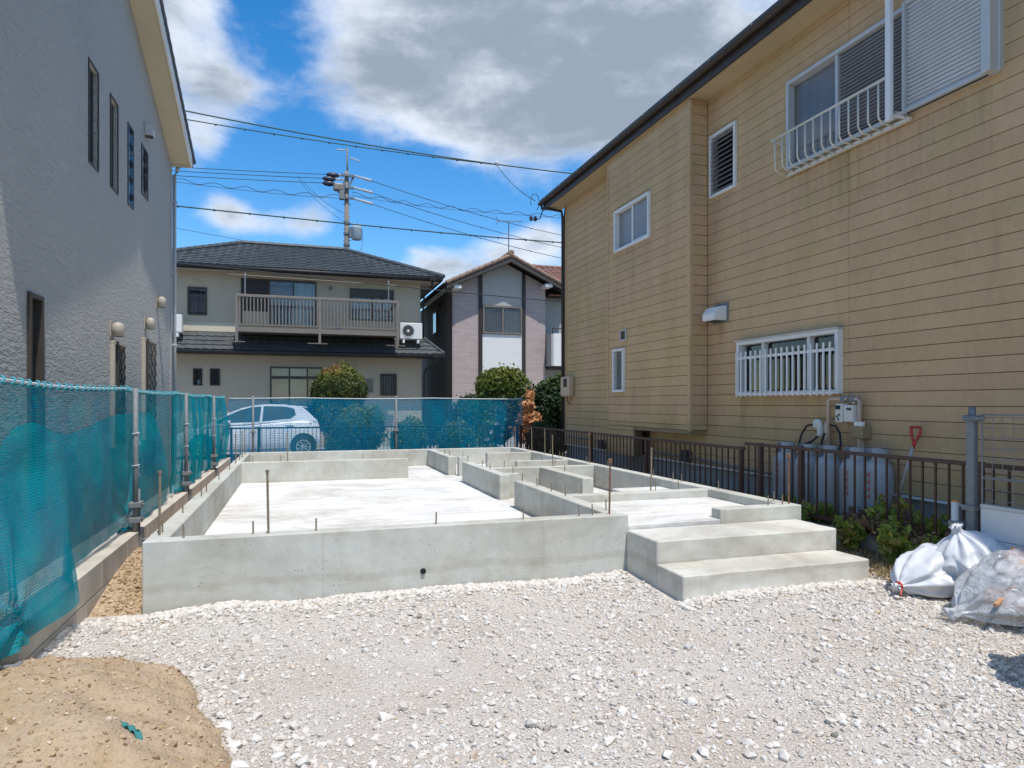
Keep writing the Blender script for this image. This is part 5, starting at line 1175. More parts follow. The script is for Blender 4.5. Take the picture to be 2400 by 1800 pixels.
# ------------------------------------------------------------------ behind: gabled house
gh = thing('gabled_house', 'pinkish brick house with white gable panel and dark pilasters', 'house', (7.7, 27, 0))
TG = FY(25.0)
gz = lambda x: 7.02-.47*abs(x-7.78)
m = MB(); m.prism([(5.6, -.05), (9.40, -.05), (9.40, gz(9.40)), (7.78, 7.02), (5.6, gz(5.6))], 1, 25.0, 25.12); m.build('front_wall', 'pink_brick', gh)
MB().box(5.6, 5.72, 25.13, 32, -.05, 5.98).build('side_wall', 'mauve_wall', gh); MB().box(9.4, 13.5, 25.6, 25.7, -.05, 5.9).build('side_wing_wall', 'plaster_grey', gh); MB().box(9.36, 9.46, 25.13, 25.6, -.05, 5.9).build('return_wall', 'plaster_grey', gh); MB().box(5.72, 13.5, 31.9, 32, -.05, 5.9).build('back_wall', 'mauve_wall', gh); MB().box(13.4, 13.5, 25.7, 31.9, -.05, 5.9).build('end_wall', 'mauve_wall', gh)
MB(TG).box(6.785, 8.405, .003, .03, -.05, 4.24).build('lower_panel', 'gable_white', gh)
m = MB(); m.prism([(6.785, 5.36), (8.405, 5.36), (8.405, gz(8.405)-.01), (7.78, 7.0), (6.785, gz(6.785)-.01)], 1, 24.97, 24.997); m.build('upper_panel', 'plaster_grey', gh)
for a, b in ((6.64, 6.785), (8.405, 8.55)): m = MB(); m.prism([(a, -.05), (b, -.05), (b, gz(b)-.02), (a, gz(a)-.02)], 1, 24.94, 24.998); m.build('pilaster', 'dark_trim', gh)
w = win_frame(TG, 6.80, 8.39, 4.26, 5.34, .003, .09, .055, 'taupe_metal', gh, bev=0); MB(TG).box(7.58, 7.64, .01, .07, 4.3, 5.3).build('mullion', 'taupe_metal', w); pane(TG, 6.85, 8.34, 4.31, 5.29, .06, 'glass_clear', w); curtain(TG, 7.66, 8.34, 4.31, 5.29, .03, 'curtain_white', w, .13, .012); MB(TG).box(6.85, 7.58, .012, .02, 4.31, 5.29).build('pale_backing', 'curtain_lace', w)
MB(TG).box(7.66, 8.34, .008, .014, 4.31, 5.29).build('interior', 'interior', w)
for s, x_e in ((-1, 5.25), (1, 10.35)):
    z_e = 7.12-.47*abs(x_e-7.78)
    m = MB(); m.prism([(x_e, z_e), (x_e, z_e+.10), (7.78, 7.22), (7.78, 7.12)], 1, 24.42, 32.1); m.build('roof_deck', 'dark_trim', gh)
    m = MB(); m.prism([(x_e, z_e-.10), (x_e, z_e-.002), (7.78, 7.118), (7.78, 6.98)], 1, 24.38, 24.44); m.build('bargeboard', 'bronze_frame', gh)
    o = tiled((x_e, 24.40, z_e+.11), (x_e, 32.1, z_e+.11), (7.78, 32.1, 7.23), (7.78, 24.40, 7.23), 9).build('roof', 'roof_tile_brown', gh, fix=False); o['kind'] = 'stuff'
    d = Vector((7.78-x_e, 0, 7.24-z_e-.12)); k = 10; me = MB().tube([(0, 0, 0), d/k*1.02], [.085, .07], 8).mesh('verge_tile', 'roof_tile_brown')
    for i in range(k): inst('verge_tile', me, Vector((x_e, 24.43, z_e+.13))+d*(i/k), gh)
    xr = x_e+(.30 if s < 0 else -.85); MB().box(min(xr, xr+s*-.28), max(xr, xr+s*-.28), 24.44, 25.0, gz(xr)-.10, gz(xr)+.02).build('cornice_return', 'white_paint', gh)
ridge_caps([(7.78, 24.35, 7.33), (7.78, 32, 7.33)], .10, 'roof_tile_brown', gh, .32)
MB().tube([(5.18, 24.4, 6.0), (5.18, 32.1, 6.0)], .06, 8).build('gutter', 'iron_black', gh, smooth=True); MB().tube([(5.2, 24.5, 5.95), (5.35, 24.7, 5.75), (5.55, 24.93, 5.6), (5.55, 24.93, 0)], .035, 8).build('downpipe', 'dark_trim', gh, smooth=True)
T5 = FXm(5.6)
w = win_frame(T5, 27.9, 28.8, 4.53, 5.47, .002, .05, .05, 'iron_black', gh, bev=0); pane(T5, 27.95, 28.75, 4.58, 5.42, .03, 'glass_dark', w); MB(T5).box(27.95, 28.75, .003, .01, 4.58, 5.42).build('interior', 'interior', w)
MB(T5).box(27.2, 27.35, 0, .12, 5.55, 5.68).build('vent', 'dark_trim', gh)
for y_, z_ in (): w = win_frame(T5, y_, y_+.7, z_, z_+1.3, .002, .05, .05, 'iron_black', gh, bev=0); MB(T5).box(y_+.05, y_+.65, .003, .02, z_+.05, z_+1.25).build('pane', 'glass_dark', w)
o = tiled((9.6, 25.2, 5.9), (14.2, 25.2, 5.9), (14.2, 29.6, 7.95), (9.6, 29.6, 7.95), 16).build('wing_roof', 'roof_tile_red', gh, fix=False); o['kind'] = 'stuff'
m = MB(); m.prism([(25.2, 5.80), (25.2, 5.88), (29.6, 7.93), (32.2, 6.7), (32.2, 6.6), (29.6, 7.80)], 0, 9.55, 14.2); m.build('wing_roof_deck', 'dark_trim', gh); ridge_caps([(9.6, 29.6, 8.0), (14.2, 29.6, 8.0)], .09, 'roof_tile_red', gh)
gb = thing('balcony', 'white panelled balcony with dark handrail on the gabled house', 'balcony', (10.5, 24.8, 3)); MB().box(9.55, 13, 24.45, 24.55, 3.02, 4.30).build('front_panel', 'gable_white', gb); MB().box(9.45, 9.55, 24.45, 25.58, 3.02, 4.28).build('side_panel', 'plaster_grey', gb); MB().box(9.45, 13, 24.56, 25.58, 2.92, 3.02).build('deck', 'dark_trim', gb)
MB().tube([(9.5, 24.5, 4.5), (13, 24.5, 4.5)], .025, 6).build('handrail', 'iron_black', gb)
for x in (9.52, 10.2, 10.9, 11.6): MB().tube([(x, 24.5, 4.29), (x, 24.5, 4.5)], .018, 6).build('baluster', 'iron_black', gb)
an = thing('tv_antenna', 'thin television aerial on the ridge of the gabled house', 'antenna', (8.15, 25.9, 7.2))
MB().tube([(8.15, 25.9, 7.15), (8.15, 25.9, 8.95)], .022, 6).build('mast', 'galv_dark', an); MB().tube([(7.7, 25.9, 8.93), (8.75, 25.9, 9.0)], .014, 6).build('boom', 'galv_dark', an)
for k in range(7): x = 7.75+k*.15; MB().tube([(x, 25.72, 8.935+k*.01), (x, 26.08, 8.935+k*.01)], .008, 4).build('element', 'galv', an)
MB().tube([(7.6, 25.9, 9.12), (7.68, 25.9, 8.93), (7.6, 25.9, 8.74)], .014, 5).build('reflector', 'galv_dark', an)

# ------------------------------------------------------------------ utility pole and lines
px_, py_ = 2.27, 34.0
up = thing('utility_pole', 'concrete utility pole with crossarms, insulators and a grey transformer', 'utility pole', (px_, py_, -.05))
MB().tube([(px_, py_, -.05), (px_, py_, 8), (px_, py_, 13.05)], [.17, .135, .10], 14).build('pole', 'pole_concrete', up, smooth=True); MB().tube([(px_+.03, py_, 12.7), (px_+.03, py_, 14.2)], .04, 8).build('top_pipe', 'pole_concrete', up, smooth=True)
for z in (9.0, 9.6, 10.2, 10.8, 11.4): MB().tube([(px_-.2, py_-.05, z), (px_+.2, py_-.05, z+.02)], .018, 5).build('step_bolt', 'galv_dark', up)
def ins(p, q, name='insulator', mat='porcelain', n=5, r=.075):
    p, q = Vector(p), Vector(q); pts = []; rs = []
    for i in range(n*3+1):
        t = i/(n*3); pts.append(p.lerp(q, t)); rs.append(r if i % 3 == 1 else (r*.8 if i % 3 == 2 else r*.35))
    MB().tube(pts, rs, 8).build(name, mat, up, smooth=False)
for z, y in ((12.80, 33.85), (12.2, 33.85), (11.7, 33.85)):
    MB().box(px_-.30, px_+.35, y-.05, y+.05, z-.05, z+.05).build('crossarm', 'galv_dark', up)
for (p, q) in (((2.6, 33.9, 12.84), (3.05, 33.9, 12.76)), ((2.55, 33.9, 12.26), (3.05, 33.9, 12.17)), ((2.55, 33.9, 11.72), (3.05, 33.9, 11.62))):
    ins(p, q); v = Vector(q)-Vector(p); ins(Vector(q), Vector(q)+v*.95, n=3, r=.095)
for x, z in ((1.55, 12.77), (1.37, 12.56), (1.37, 12.33)):
    ins((2.15, 33.9, z+.03), (x+.30, 33.9, z+.03), n=3, r=.07); MB().lathe([(.02, -.34), (.10, -.22), (.14, 0), (.10, .22), (.02, .34)], (x+.05, 33.9, z), 12, 0).build('insulator_cover', 'insulator_dark', up, smooth=True)
MB().prism([(px_-.12, 12.55), (px_-.45, 11.95), (px_-.30, 11.95), (px_-.05, 12.35)], 1, 33.80, 34.0).build('bracket', 'galv_dark', up); MB().prism([(px_+.30, 12.85), (px_+.42, 12.85), (px_+.12, 12.25), (px_+.10, 12.42)], 1, 33.85, 33.95).build('brace', 'galv_dark', up)
MB().box(1.62, 2.12, 33.7, 34.0, 12.0, 12.32).build('switch', 'pole_concrete', up, bevel=.05); MB().box(1.90, 2.15, 33.7, 33.95, 11.58, 12.0).build('switch_box', 'galv', up, bevel=.02)
MB().lathe([(.22, 0), (.25, .04), (.25, .56), (.26, .60), (.20, .66)], (2.74, 33.85, 9.66), 18).build('transformer', 'transformer', up, smooth=True); MB().box(2.38, 2.56, 33.8, 33.95, 9.75, 10.25).build('transformer_bracket', 'galv_dark', up)
for dx in (-.12, .16): MB().lathe([(.04, 0), (.05, .05), (.03, .16)], (2.74+dx, 33.8, 10.30), 8).build('bushing', 'porcelain', up)
MB().tube([(2.99, 33.8, 10.2), (3.03, 33.8, 9.7), (2.98, 33.8, 9.2), (2.8, 33.8, 9.0), (2.5, 33.8, 9.15)], .012, 5).build('lead', 'wire', up)
ins((2.2, 34, 14.1), (1.8, 34, 14.08), n=3, r=.05); ins((2.45, 34, 13.75), (2.9, 34, 13.62), n=3, r=.05)
for z in (10.45, 9.9, 9.35): MB().lathe([(.16, 0), (.16, .10)], (px_, py_, z), 12).build('band_clamp', 'galv_dark', up)

def wire(name, lab, pts, r, mat='wire', sag=.0, wave=0, n=40, cat='power line', group='overhead lines', beads=0):
    P = [Vector(p) for p in pts]
    if len(P) == 2: P = [P[0], P[0].lerp(P[1], .5)-Vector((0, 0, sag)), P[1]]
    # quadratic or cubic interpolation by x
    xs = np.array([p.x for p in P]); yc = np.array([p.y for p in P]); zc = np.array([p.z for p in P]); d = min(len(P)-1, 3)
    cy, cz = np.polyfit(xs, yc, min(d, 1)), np.polyfit(xs, zc, d)
    X = np.linspace(xs[0], xs[-1], n); Q = [(x, float(np.polyval(cy, x)), float(np.polyval(cz, x))+(wave*math.sin(x*5.2) if wave else 0)) for x in X]
    m = MB().tube(Q, r, 5)
    if beads:
        for q in Q[::max(1, n//beads)]: m.tube([(q[0]-.03, q[1], q[2]-.01), (q[0]+.03, q[1], q[2]-.01)], r*1.7, 5)
    return tag(m.build(name, mat, smooth=True), lab, cat, group)
wire('power_line', 'upper green cable of the pair crossing highest over the street', [(-9, 20, 10.2), (-2.94, 20, 9.51), (2.83, 20, 9.12), (8.58, 20, 9.0), (16, 20, 9.3)], .020, 'wire_green', n=60)
wire('power_line', 'lower beaded cable of the pair crossing highest over the street', [(-9, 20, 9.75), (-2.9, 20, 9.28), (1.82, 20, 9.07), (5.9, 20, 9.01)], .016, 'wire_green', n=60, beads=16)
wire('power_line', 'thick messenger cable fixed to the pole above its transformer', [(-12, 28, 9.25), (-4.42, 28, 9.05), (1.77, 28, 8.87), (6.61, 28, 8.83), (13, 28, 8.82)], .028, 'wire_green', n=60, beads=20)
for a, b, l in [((-14, 34, 12.2), (1.25, 33.9, 12.77), 'topmost line reaching the dark insulator covers of the pole'), ((-14, 34, 12.05), (1.1, 33.9, 12.56), 'middle line reaching the dark insulator covers of the pole'), ((-14, 34, 11.85), (1.1, 33.9, 12.33), 'lowest line reaching the dark insulator covers of the pole')]: wire('power_line', l, [a, b], .016, sag=.10)
for pts, l in [([(3.48, 33.9, 12.68), (6.55, 34, 11.98), (9.55, 34, 11.39), (14.5, 34, 10.7)], 'highest line leaving the porcelain insulators of the pole'), ([(3.48, 33.9, 12.09), (6.45, 34, 11.37), (9.34, 34, 10.79), (14.5, 34, 10.0)], 'middle line leaving the porcelain insulators of the pole'), ([(3.48, 33.9, 11.53), (6.45, 34, 10.82), (9.44, 34, 10.2), (14.5, 34, 9.42)], 'lowest line leaving the porcelain insulators of the pole')]: wire('power_line', l, pts, .016, beads=4)
wire('telephone_line', 'spiral-wrapped telephone line reaching the pole from behind the grey house', [(-12, 30, 10.8), (-4.74, 30, 10.64), (-2.03, 30, 10.55), (1.65, 30, 10.58)], .012, wave=.07, n=200); wire('telephone_line', 'straight carrier strand of the spiral telephone line behind the grey house', [(-12, 30.1, 10.74), (-4.74, 30.1, 10.58), (-2.03, 30.1, 10.49), (1.65, 30.1, 10.52)], .010)
wire('telephone_line', 'spiral-wrapped telephone line leaving the pole toward the tan house', [(2.53, 34, 11.99), (5.01, 34, 11.79), (10.13, 34, 11.74), (16, 34, 11.8)], .013, wave=.075, n=200); wire('telephone_line', 'straight carrier strand of the spiral line toward the tan house', [(2.53, 34.1, 11.93), (5.01, 34.1, 11.73), (10.13, 34.1, 11.68), (16, 34.1, 11.74)], .010)
wire('power_line', 'thin low line sloping behind the hip roofed house', [(-10, 40, 11.5), (-6.27, 40, 11.04), (-1.9, 40, 10.52), (2, 40, 10.1)], .012)
wire('service_line', 'slack service line passing low across the balcony and the gabled house', [(-9, 21, 5.75), (-.78, 21, 5.44), (1.86, 21, 5.25), (8.59, 21, 5.0), (15, 21, 5.0)], .016, n=60)
for k, (a, b, l) in enumerate([((-.05, 34, 12.60), (2.2, 34, 10.95), 'upper slack drop wire to the pole from the left'), ((.0, 34, 12.42), (2.2, 34, 10.55), 'lower slack drop wire to the pole from the left')]): wire('drop_wire', l, [a, b], .009, sag=.22)
P = [Vector((5.9, 20, 9.0)), Vector((5.80, 18, 7.75)), Vector((5.46, 15.2, 6.45))]
Q = [P[0]*(1-t)**2+(P[1]*2-(P[0]+P[2])*.5)*2*t*(1-t)+P[2]*t*t for t in np.linspace(0, 1, 20)]
tag(MB().tube(Q, .009, 5).build('service_line', 'wire', smooth=True), 'service drop wire falling from the green pair to the tan house eave', 'power line', 'overhead lines')
sv = thing('service_bracket', 'dark service wire bracket with insulators below the tan house eave', 'bracket', (5.5, 15.1, 6.2))
MB().tube([(5.58, 14.96, 6.22), (5.54, 15.1, 6.0), (5.40, 15.15, 5.97), (5.30, 15.15, 6.0)], .014, 6).build('arm', 'dark_trim', sv, smooth=True)
MB().tube([(5.45+.11*math.cos(t), 15.2, 6.42+.20*math.sin(t)) for t in np.linspace(-1.2, 3.6, 14)], .008, 5).build('drip_loop', 'wire', sv, smooth=True)
for x in (5.33, 5.44): MB().lathe([(.02, -.06), (.045, -.03), (.045, .03), (.02, .06)], (x, 15.15, 6.0), 10).build('insulator', 'insulator_dark', sv)
MB().lathe([(.03, -.08), (.06, 0), (.03, .08)], (5.9, 20, 9.06), 8).build('x', 'porcelain').name = 'line_clamp'
tag(bpy.data.objects['line_clamp'], 'white porcelain clamp where the service drop leaves the green pair', 'insulator')
# ------------------------------------------------------------------ parked car
def car():
    c = thing('parked_car', 'silver hatchback parked side-on behind the blue netting', 'car', (-1.35, 21.05, -.02))
    yc = 21.05
    def lower(u, z):  return .845-.035*abs((z-.55)/.55)**2
    # side outline of the body below the windows: (x, bottom, top)
    st = [(-3.30, .30, .52), (-3.24, .24, .66), (-3.05, .20, .76), (-2.75, .18, .83), (-2.42, .18, .93), (-1.9, .17, .965), (-1.2, .17, 1.0), (-.4, .17, 1.06), (.1, .18, 1.09), (.38, .22, 1.08), (.52, .28, 1.04), (.58, .34, .90), (.60, .40, .70), (.57, .42, .50)]
    m = MB(); ring = []
    for x, zb, zt in st:
        nose = 1-.20*max(0, (-2.7-x)/.6)**1.6-.10*max(0, (x-.2)/.4)**2
        w = .845*nose; h = zt-zb
        ring.append([(x, yc+s*k*w, zb+h*q) for s, seq in ((-1, [(.0, 0), (.80, 0), (.96, .10), (1.0, .35), (.99, .62), (.955, .88), (.88, .985), (.5, 1.03), (0, 1.045)]),) for k, q in seq]+[(x, yc+k*w, zb+h*q) for k, q in [(.5, 1.03), (.88, .985), (.955, .88), (.99, .62), (1.0, .35), (.96, .10), (.80, 0)]])
    K = len(ring[0]); vs = [p for r in ring for p in r]; fs = []
    for i in range(len(ring)-1):
        for k in range(K): fs.append((i*K+k, i*K+(k+1) % K, (i+1)*K+(k+1) % K, (i+1)*K+k))
    fs += [tuple(range(K)), tuple(range((len(ring)-1)*K, len(ring)*K))]
    m.add(vs, fs); m.build('body', 'car_paint', c, smooth=True)
    hw = lambda z: .785-.20*(z-1.0)/.52
    top = [(-2.52, .92), (-2.2, 1.09), (-1.85, 1.28), (-1.55, 1.41), (-1.25, 1.485), (-.85, 1.52), (-.45, 1.515), (-.05, 1.475), (.10, 1.44), (.28, 1.29), (.50, 1.06)]
    belt = lambda x: np.interp(x, [-2.5, -1.9, -1.2, -.4, .1, .5], [.90, .945, .98, 1.04, 1.06, 1.04])
    m = MB(); n = len(top)
    vs = []
    for x, z in top:
        for s in (-1, 1): vs += [(x, yc+s*hw(float(belt(x))), float(belt(x))-.02), (x, yc+s*hw(z), z)]
    fs = []
    for i in range(n-1):
        a, b = i*4, (i+1)*4
        fs += [(a, b, b+1, a+1), (a+2, a+3, b+3, b+2), (a+1, b+1, b+3, a+3)]
    m.add(vs, fs); m.build('cabin', 'car_paint', c, smooth=False)
    def side(poly, name, mat, off):
        for s in (-1, 1): MB().add([(x, yc+s*(hw(z)+off), z) for x, z in poly], [tuple(range(len(poly)))]).build(name, mat, c, fix=False)
    side([(-2.28, .985), (-1.06, 1.035), (-1.02, 1.455), (-1.28, 1.44), (-1.60, 1.345), (-1.95, 1.18)], 'front_window', 'car_glass', .006)
    side([(-.99, 1.04), (-.22, 1.115), (-.08, 1.22), (-.12, 1.39), (-.4, 1.455), (-.96, 1.465)], 'rear_window', 'car_glass', .006)
    q = lambda t0, t1, s: [(np.interp(t, [0, 1], [t0[0], t1[0]]), t0[1]+(t1[1]-t0[1])*t) for t in (0, 1)]
    MB().add([(-2.47, yc-.70, .955), (-2.47, yc+.70, .955), (-1.62, yc+.60, 1.39), (-1.62, yc-.60, 1.39)], [(0, 1, 2, 3)]).build('windscreen', 'car_glass', c, fix=False)
    MB().add([(.50, yc-.68, 1.10), (.50, yc+.68, 1.10), (.18, yc+.58, 1.41), (.18, yc-.58, 1.41)], [(0, 1, 2, 3)]).build('rear_screen', 'car_glass', c, fix=False)
    MB().prism([(.02, 1.475), (.24, 1.44), (.25, 1.415), (.05, 1.44)], 1, yc-.58, yc+.58).build('spoiler', 'car_paint', c)
    for xw in (-2.55, .13):
        for s in (-1, 1):
            MB().lathe([(.355, -.02), (.365, .012*1), (.30, .012)], (xw, yc+s*.83, .33), 28, 1).build('wheel_arch', 'tyre', c)
            w = MB().lathe([(.20, -.09), (.29, -.10), (.315, -.07), (.315, .07), (.29, .10), (.20, .09)], (xw, yc+s*.765, .295), 28, 1).build('wheel', 'tyre', c, smooth=True)
            yy = yc+s*.86
            m = MB().lathe([(.195, 0), (.205, s*.012), (.175, s*.012), (.175, 0)], (xw, yy, .295), 24, 1); m.lathe([(.045, 0), (.045, s*.015)], (xw, yy, .295), 12, 1)
            for k in range(9):
                a = 2*math.pi*k/9; d = Vector((math.cos(a), 0, math.sin(a))); e = Vector((-math.sin(a), 0, math.cos(a))); p = Vector((xw, yy+s*.008, .295))
                m.add([p+d*.04-e*.014, p+d*.18-e*.022, p+d*.18+e*.022, p+d*.04+e*.014], [(0, 1, 2, 3)])
            m.build('rim', 'rim', w, fix=False)
    for s in (-1, 1):
        MB().box(-2.02, -1.80, yc+s*.93-.06, yc+s*.93+.06, .97, 1.07).build('mirror', 'car_paint', c, bevel=.03); MB().box(-1.90, -1.82, min(yc+s*.79, yc+s*.88), max(yc+s*.79, yc+s*.88), .97, 1.0).build('mirror_arm', 'rubber', c)
        MB().box(-1.26, -1.06, yc+s*.835-.012, yc+s*.835+.012, .875, .905).build('door_handle', 'car_paint', c, bevel=.008); MB().box(-.34, -.14, yc+s*.828-.012, yc+s*.828+.012, .90, .93).build('door_handle', 'car_paint', c, bevel=.008)
        MB().box(-1.035, -1.025, yc+s*.838-.01, yc+s*.838+.01, .30, 1.0).build('door_seam', 'rubber', c)
        MB().add([(x, yc+s*y, z) for x, y, z in ((.30, .815, .98), (.56, .70, 1.0), (.61, .66, .80), (.50, .76, .78))], [(0, 1, 2, 3)]).build('tail_light', 'lamp_red', c, fix=False)
        MB().add([(x, yc+s*y, z) for x, y, z in ((-3.22, .62, .60), (-2.85, .80, .80), (-2.75, .835, .74), (-3.12, .74, .58))], [(0, 1, 2, 3)]).build('headlight', 'lamp_clear', c, fix=False)
        MB().box(-2.15, -.28, yc+s*.80-.02, yc+s*.80+.02, .17, .23).build('sill', 'galv_dark', c)
car()

# ------------------------------------------------------------------ plants
def leaves(P, Nrm, size, tone, mat, name, aspect=.55, spread=.9):
    n = len(P); d = Nrm+rng.normal(0, spread, (n, 3)); d /= np.linalg.norm(d, axis=1)[:, None]
    a = rng.normal(size=(n, 3)); a -= (a*d).sum(1)[:, None]*d; a /= np.linalg.norm(a, axis=1)[:, None]; b = np.cross(d, a)
    s = size[:, None]; k = rng.uniform(-.25, .25, (n, 1))
    V = np.stack([P-a*s, P-b*s*aspect+d*s*k*.4, P+a*s, P+b*s*aspect+d*s*k], 1).reshape(-1, 3); F = np.arange(n*4).reshape(n, 4)
    return fast_mesh(name, V, F, mat, np.repeat(tone, 4))
def blob_points(blobs, n, fill=.35, lump=.16, fr=4.0):
    """points in the outer shell of a union of uneven ellipsoids"""
    vol = np.array([b[3]*b[4]*b[5] for b in blobs])**(2/3.); cnt = (vol/vol.sum()*n).astype(int); Ps, Ns = [], []
    for (cx, cy, cz, rx, ry, rz), k in zip(blobs, cnt):
        d = rng.normal(size=(k, 3)); d /= np.linalg.norm(d, axis=1)[:, None]; 
        bump = 1+lump*(2*vnoise(d[:, 0]*fr+cx*7+9, d[:, 2]*fr+d[:, 1]*fr*.7+cz*5+9)-1)+lump*.6*(2*vnoise(d[:, 1]*fr*2+31, d[:, 2]*fr*2+17)-1)
        r = (1-fill*rng.random(k)**1.6)*bump
        Ps.append(np.stack([cx+d[:, 0]*rx*r, cy+d[:, 1]*ry*r, cz+d[:, 2]*rz*r], 1)); Ns.append(d)
    return np.concatenate(Ps), np.concatenate(Ns)
def bush(name, lab, cat, blobs, n, ls, mat, base, trunk_h, tonef=None, zmin=-.02, spread=.9, fill=.35, lump=.16, group=None, shell=True):
    t = thing(name, lab, cat, base, group)
    P, Nn = blob_points(blobs, n, fill, lump); k = P[:, 2] > zmin+.03; P, Nn = P[k], Nn[k]
    tone = np.clip(rng.normal(.45, .2, len(P)), 0, 1)
    if tonef is not None: tone = np.clip(tonef(P, Nn)+rng.normal(0, .15, len(P)), 0, 1)
    st_ = rng.random(len(P)) < .035; P = P+Nn*(st_*rng.uniform(.03, .14, len(P)))[:, None]+np.array([0, 0, 1.])*(st_*rng.uniform(0, .08, len(P)))[:, None]
    s = ls*rng.uniform(.5, 1.5, len(P)); me = leaves(P, Nn, s, tone, mat, 'crown', spread=spread); fast_obj('crown', me, t)
    m = MB(); b0 = blobs[0]
    bx, by, bz = base
    m.tube([(bx, by, bz-.03), (bx+.02, by, bz+trunk_h*.5), (b0[0], b0[1], max(bz+trunk_h, b0[2]-b0[5]*.3))], [.05, .04, .025], 7)
    for j in range(7):
        a = j*.9; e = Vector((b0[0]+b0[3]*.6*math.cos(a), b0[1]+b0[4]*.6*math.sin(a), b0[2]+b0[5]*(.1+.4*((j*37) % 10)/10)))
        m.tube([(b0[0], b0[1], max(bz+.05, b0[2]-b0[5]*.5)), e], [.022, .008], 5)
    m.build('trunk', 'trunk', t, smooth=True)
    return t
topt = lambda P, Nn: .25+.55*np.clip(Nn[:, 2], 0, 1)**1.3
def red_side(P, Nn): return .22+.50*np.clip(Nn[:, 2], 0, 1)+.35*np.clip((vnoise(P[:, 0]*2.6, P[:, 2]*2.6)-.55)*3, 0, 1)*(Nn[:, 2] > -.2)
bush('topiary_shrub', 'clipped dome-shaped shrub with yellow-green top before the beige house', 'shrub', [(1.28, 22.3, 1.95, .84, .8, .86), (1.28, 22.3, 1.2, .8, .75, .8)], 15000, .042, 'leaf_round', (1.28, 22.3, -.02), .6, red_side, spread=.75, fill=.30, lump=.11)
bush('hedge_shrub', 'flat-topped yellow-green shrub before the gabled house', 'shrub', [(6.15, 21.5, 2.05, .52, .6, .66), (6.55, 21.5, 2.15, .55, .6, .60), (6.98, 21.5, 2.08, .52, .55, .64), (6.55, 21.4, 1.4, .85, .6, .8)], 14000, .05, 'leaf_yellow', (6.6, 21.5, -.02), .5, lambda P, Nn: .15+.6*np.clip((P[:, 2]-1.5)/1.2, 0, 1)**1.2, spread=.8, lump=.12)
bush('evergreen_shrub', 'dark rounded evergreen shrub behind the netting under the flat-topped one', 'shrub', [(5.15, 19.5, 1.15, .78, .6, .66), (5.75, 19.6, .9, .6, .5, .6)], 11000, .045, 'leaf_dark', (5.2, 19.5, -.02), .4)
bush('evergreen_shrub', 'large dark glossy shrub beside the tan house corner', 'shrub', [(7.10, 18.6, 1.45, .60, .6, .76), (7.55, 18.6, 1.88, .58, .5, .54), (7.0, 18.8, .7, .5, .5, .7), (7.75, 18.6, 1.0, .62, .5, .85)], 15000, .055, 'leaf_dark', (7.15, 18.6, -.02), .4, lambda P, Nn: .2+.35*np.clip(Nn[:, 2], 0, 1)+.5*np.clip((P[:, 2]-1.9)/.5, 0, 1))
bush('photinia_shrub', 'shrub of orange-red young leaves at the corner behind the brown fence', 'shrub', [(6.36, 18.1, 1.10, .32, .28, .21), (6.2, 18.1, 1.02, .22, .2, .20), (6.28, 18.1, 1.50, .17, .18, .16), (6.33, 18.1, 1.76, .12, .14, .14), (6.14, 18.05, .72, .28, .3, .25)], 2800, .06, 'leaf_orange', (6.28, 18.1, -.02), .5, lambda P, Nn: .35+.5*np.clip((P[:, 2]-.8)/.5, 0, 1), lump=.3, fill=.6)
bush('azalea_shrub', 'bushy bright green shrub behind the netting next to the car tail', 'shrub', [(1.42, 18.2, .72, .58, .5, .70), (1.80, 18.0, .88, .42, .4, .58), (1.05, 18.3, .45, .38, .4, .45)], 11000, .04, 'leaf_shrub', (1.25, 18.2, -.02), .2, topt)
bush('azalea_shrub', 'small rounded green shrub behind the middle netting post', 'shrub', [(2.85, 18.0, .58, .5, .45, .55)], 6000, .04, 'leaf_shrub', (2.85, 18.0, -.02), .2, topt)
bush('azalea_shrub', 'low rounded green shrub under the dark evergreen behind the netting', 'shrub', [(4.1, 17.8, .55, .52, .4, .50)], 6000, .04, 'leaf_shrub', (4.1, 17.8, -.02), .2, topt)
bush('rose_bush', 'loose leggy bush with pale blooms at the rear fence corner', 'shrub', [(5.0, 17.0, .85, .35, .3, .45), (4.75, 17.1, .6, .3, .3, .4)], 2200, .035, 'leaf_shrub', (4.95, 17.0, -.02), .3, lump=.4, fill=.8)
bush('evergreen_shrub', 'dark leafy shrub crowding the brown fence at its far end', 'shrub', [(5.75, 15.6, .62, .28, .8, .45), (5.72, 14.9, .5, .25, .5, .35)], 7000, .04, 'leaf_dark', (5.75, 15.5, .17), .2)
fl = MB()
def blooms():
    for k, (x, y, z) in enumerate([(4.95, 16.75, 1.02), (4.80, 16.8, .80), (5.1, 16.72, .93), (4.7, 16.85, .60), (5.05, 16.7, .72), (5.2, 16.8, 1.12)]):
        m = MB()
        for j in range(6):
            a = j*1.05; m.add([(x, y, z), (x+.05*math.cos(a), y-.01, z+.05*math.sin(a)), (x+.065*math.cos(a+.5), y-.025, z+.065*math.sin(a+.5)), (x+.05*math.cos(a+1.0), y-.01, z+.05*math.sin(a+1.0))], [(0, 1, 2, 3)])
        o = m.build('bloom', 'curtain_white', [q for q in bpy.data.objects if q.name.startswith('rose_bush')][0], fix=False)
blooms()
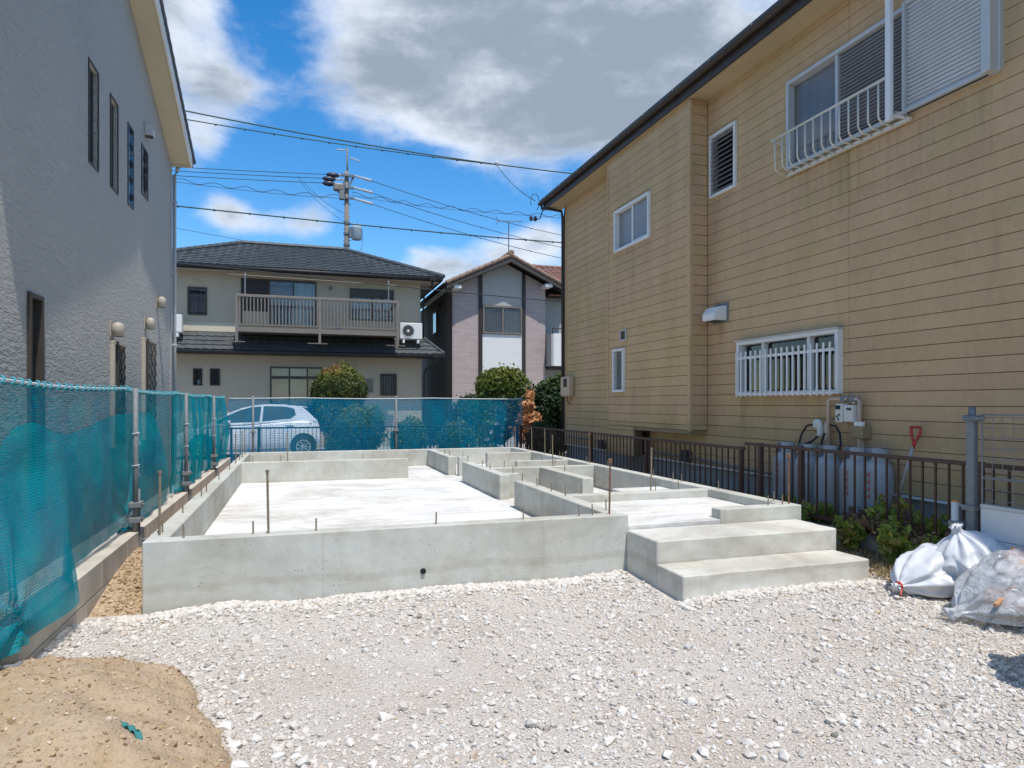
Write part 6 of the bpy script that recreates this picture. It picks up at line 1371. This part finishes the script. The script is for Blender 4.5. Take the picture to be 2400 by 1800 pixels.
# weeds along the right fence
def weed(x, y, z, h, n, lab, mat='leaf_weed', ls=.036, sp=.17):
    t = thing('weed_plant', lab, 'weed', (x, y, z), 'weeds along the brown fence')
    m = MB(); P = []
    for k in range(n):
        a = rng.uniform(0, 6.28); r_ = sp*rng.uniform(.3, 1.1); hh = h*rng.uniform(.6, 1.1)
        p0 = Vector((x+.02*math.cos(a), y+.02*math.sin(a), z-.02)); p2 = Vector((x+r_*math.cos(a), y+r_*math.sin(a), z+hh)); p1 = p0.lerp(p2, .5)+Vector((0, 0, hh*.15)); m.tube([p0, p1, p2], [.004, .003, .002], 4)
        for q in np.linspace(.25, 1, 10): P += [tuple((p0.lerp(p1, q*2) if q < .5 else p1.lerp(p2, q*2-1))+Vector(rng.normal(0, .022, 3))) for _ in range(3)]
    m.build('stem', 'trunk', t); P = np.array(P); Nn = np.tile(np.array([[-.3, -.4, .8]]), (len(P), 1))
    fast_obj('leaf_cluster', leaves(P, Nn, ls*rng.uniform(.6, 1.4, len(P)), np.clip(rng.normal(.78, .2, len(P)), 0, 1), mat, 'leaf_cluster', .5, .7), t)['kind'] = 'stuff'
for x, y, h, n, l in [(5.08, 4.62, .32, 20, 'bright yellow-green weed clump thriving beside the ground pipe'), (5.10, 4.32, .28, 16, 'low green weed clump at the foot of the gate post'), (5.30, 4.95, .40, 10, 'tall green weed with large leaves behind the fence pickets'), (5.12, 5.95, .30, 7, 'young green sprout by the corner of the foundation'), (5.10, 5.15, .30, 16, 'spiky yellow-green weed below the gas cylinders'), (5.45, 5.9, .22, 12, 'low dull weed before the gas cylinders'), (5.48, 6.6, .2, 12, 'low dull weed at the far gas cylinder'), (5.46, 4.6, .30, 12, 'leafy weed behind the fence below the shovel')]: weed(x, y, .22 if x > 5.2 else .10, h, n, l)
for x, y, h, n, l in [(5.25, 4.85, .22, 22, 'withered brown undergrowth along the fence below the shovel'), (5.25, 4.40, .20, 22, 'withered brown undergrowth along the fence by the gate post'), (5.5, 5.3, .25, 22, 'withered brown undergrowth behind the fence by the last cylinder')]: weed(x, y, .22, h, n, l, 'dead_plant', .03, .28)
def blades(name, lab, x0, x1, y0, y1, zf, n, h0, h1, mat, kind='stuff', cat='grass'):
    x = rng.uniform(x0, x1, n); y = rng.uniform(y0, y1, n); z = zf(x, y); h = rng.uniform(h0, h1, n); a = rng.uniform(0, 6.28, n); l = rng.uniform(.2, 1.3, n)*h; w = .004
    B = np.stack([x, y, z-.01], 1); dx = np.stack([np.cos(a), np.sin(a), a*0], 1); sx = np.stack([-np.sin(a), np.cos(a), a*0], 1)*w
    Mid = B+dx*l[:, None]*.35+np.stack([a*0, a*0, h*.7], 1); Tip = B+dx*l[:, None]+np.stack([a*0, a*0, h], 1)
    V = np.stack([B-sx, B+sx, Mid+sx*.8, Mid-sx*.8, Tip], 1).reshape(-1, 3); i = 5*np.arange(n)
    F = np.concatenate([np.stack([i, i+1, i+2], 1), np.stack([i, i+2, i+3], 1), np.stack([i+3, i+2, i+4], 1)])
    tag(fast_obj(name, fast_mesh(name, V, F, mat, np.repeat(rng.random(n), 5))), lab, cat, kind=kind)
blades('dry_grass', 'dry straw and grass wisps on the soil between steps and fence', 4.68, 5.18, 4.1, 6.4, lambda x, y: np.maximum(soil_z(x, y), np.where(y < 5.35, lot_z(x, y), -1)), 2200, .02, .09, 'straw')
blades('yard_grass', 'dull grass growing behind the brown fence below the cylinders', 5.4, 5.93, 4.0, 9.0, lambda x, y: .17+x*0, 3500, .05, .22, 'leaf_weed')
blades('rear_grass', 'rough grass along the foot of the rear fences', -1.4, 5.2, 16.4, 17.0, lambda x, y: -.02+x*0, 2500, .05, .3, 'leaf_shrub')
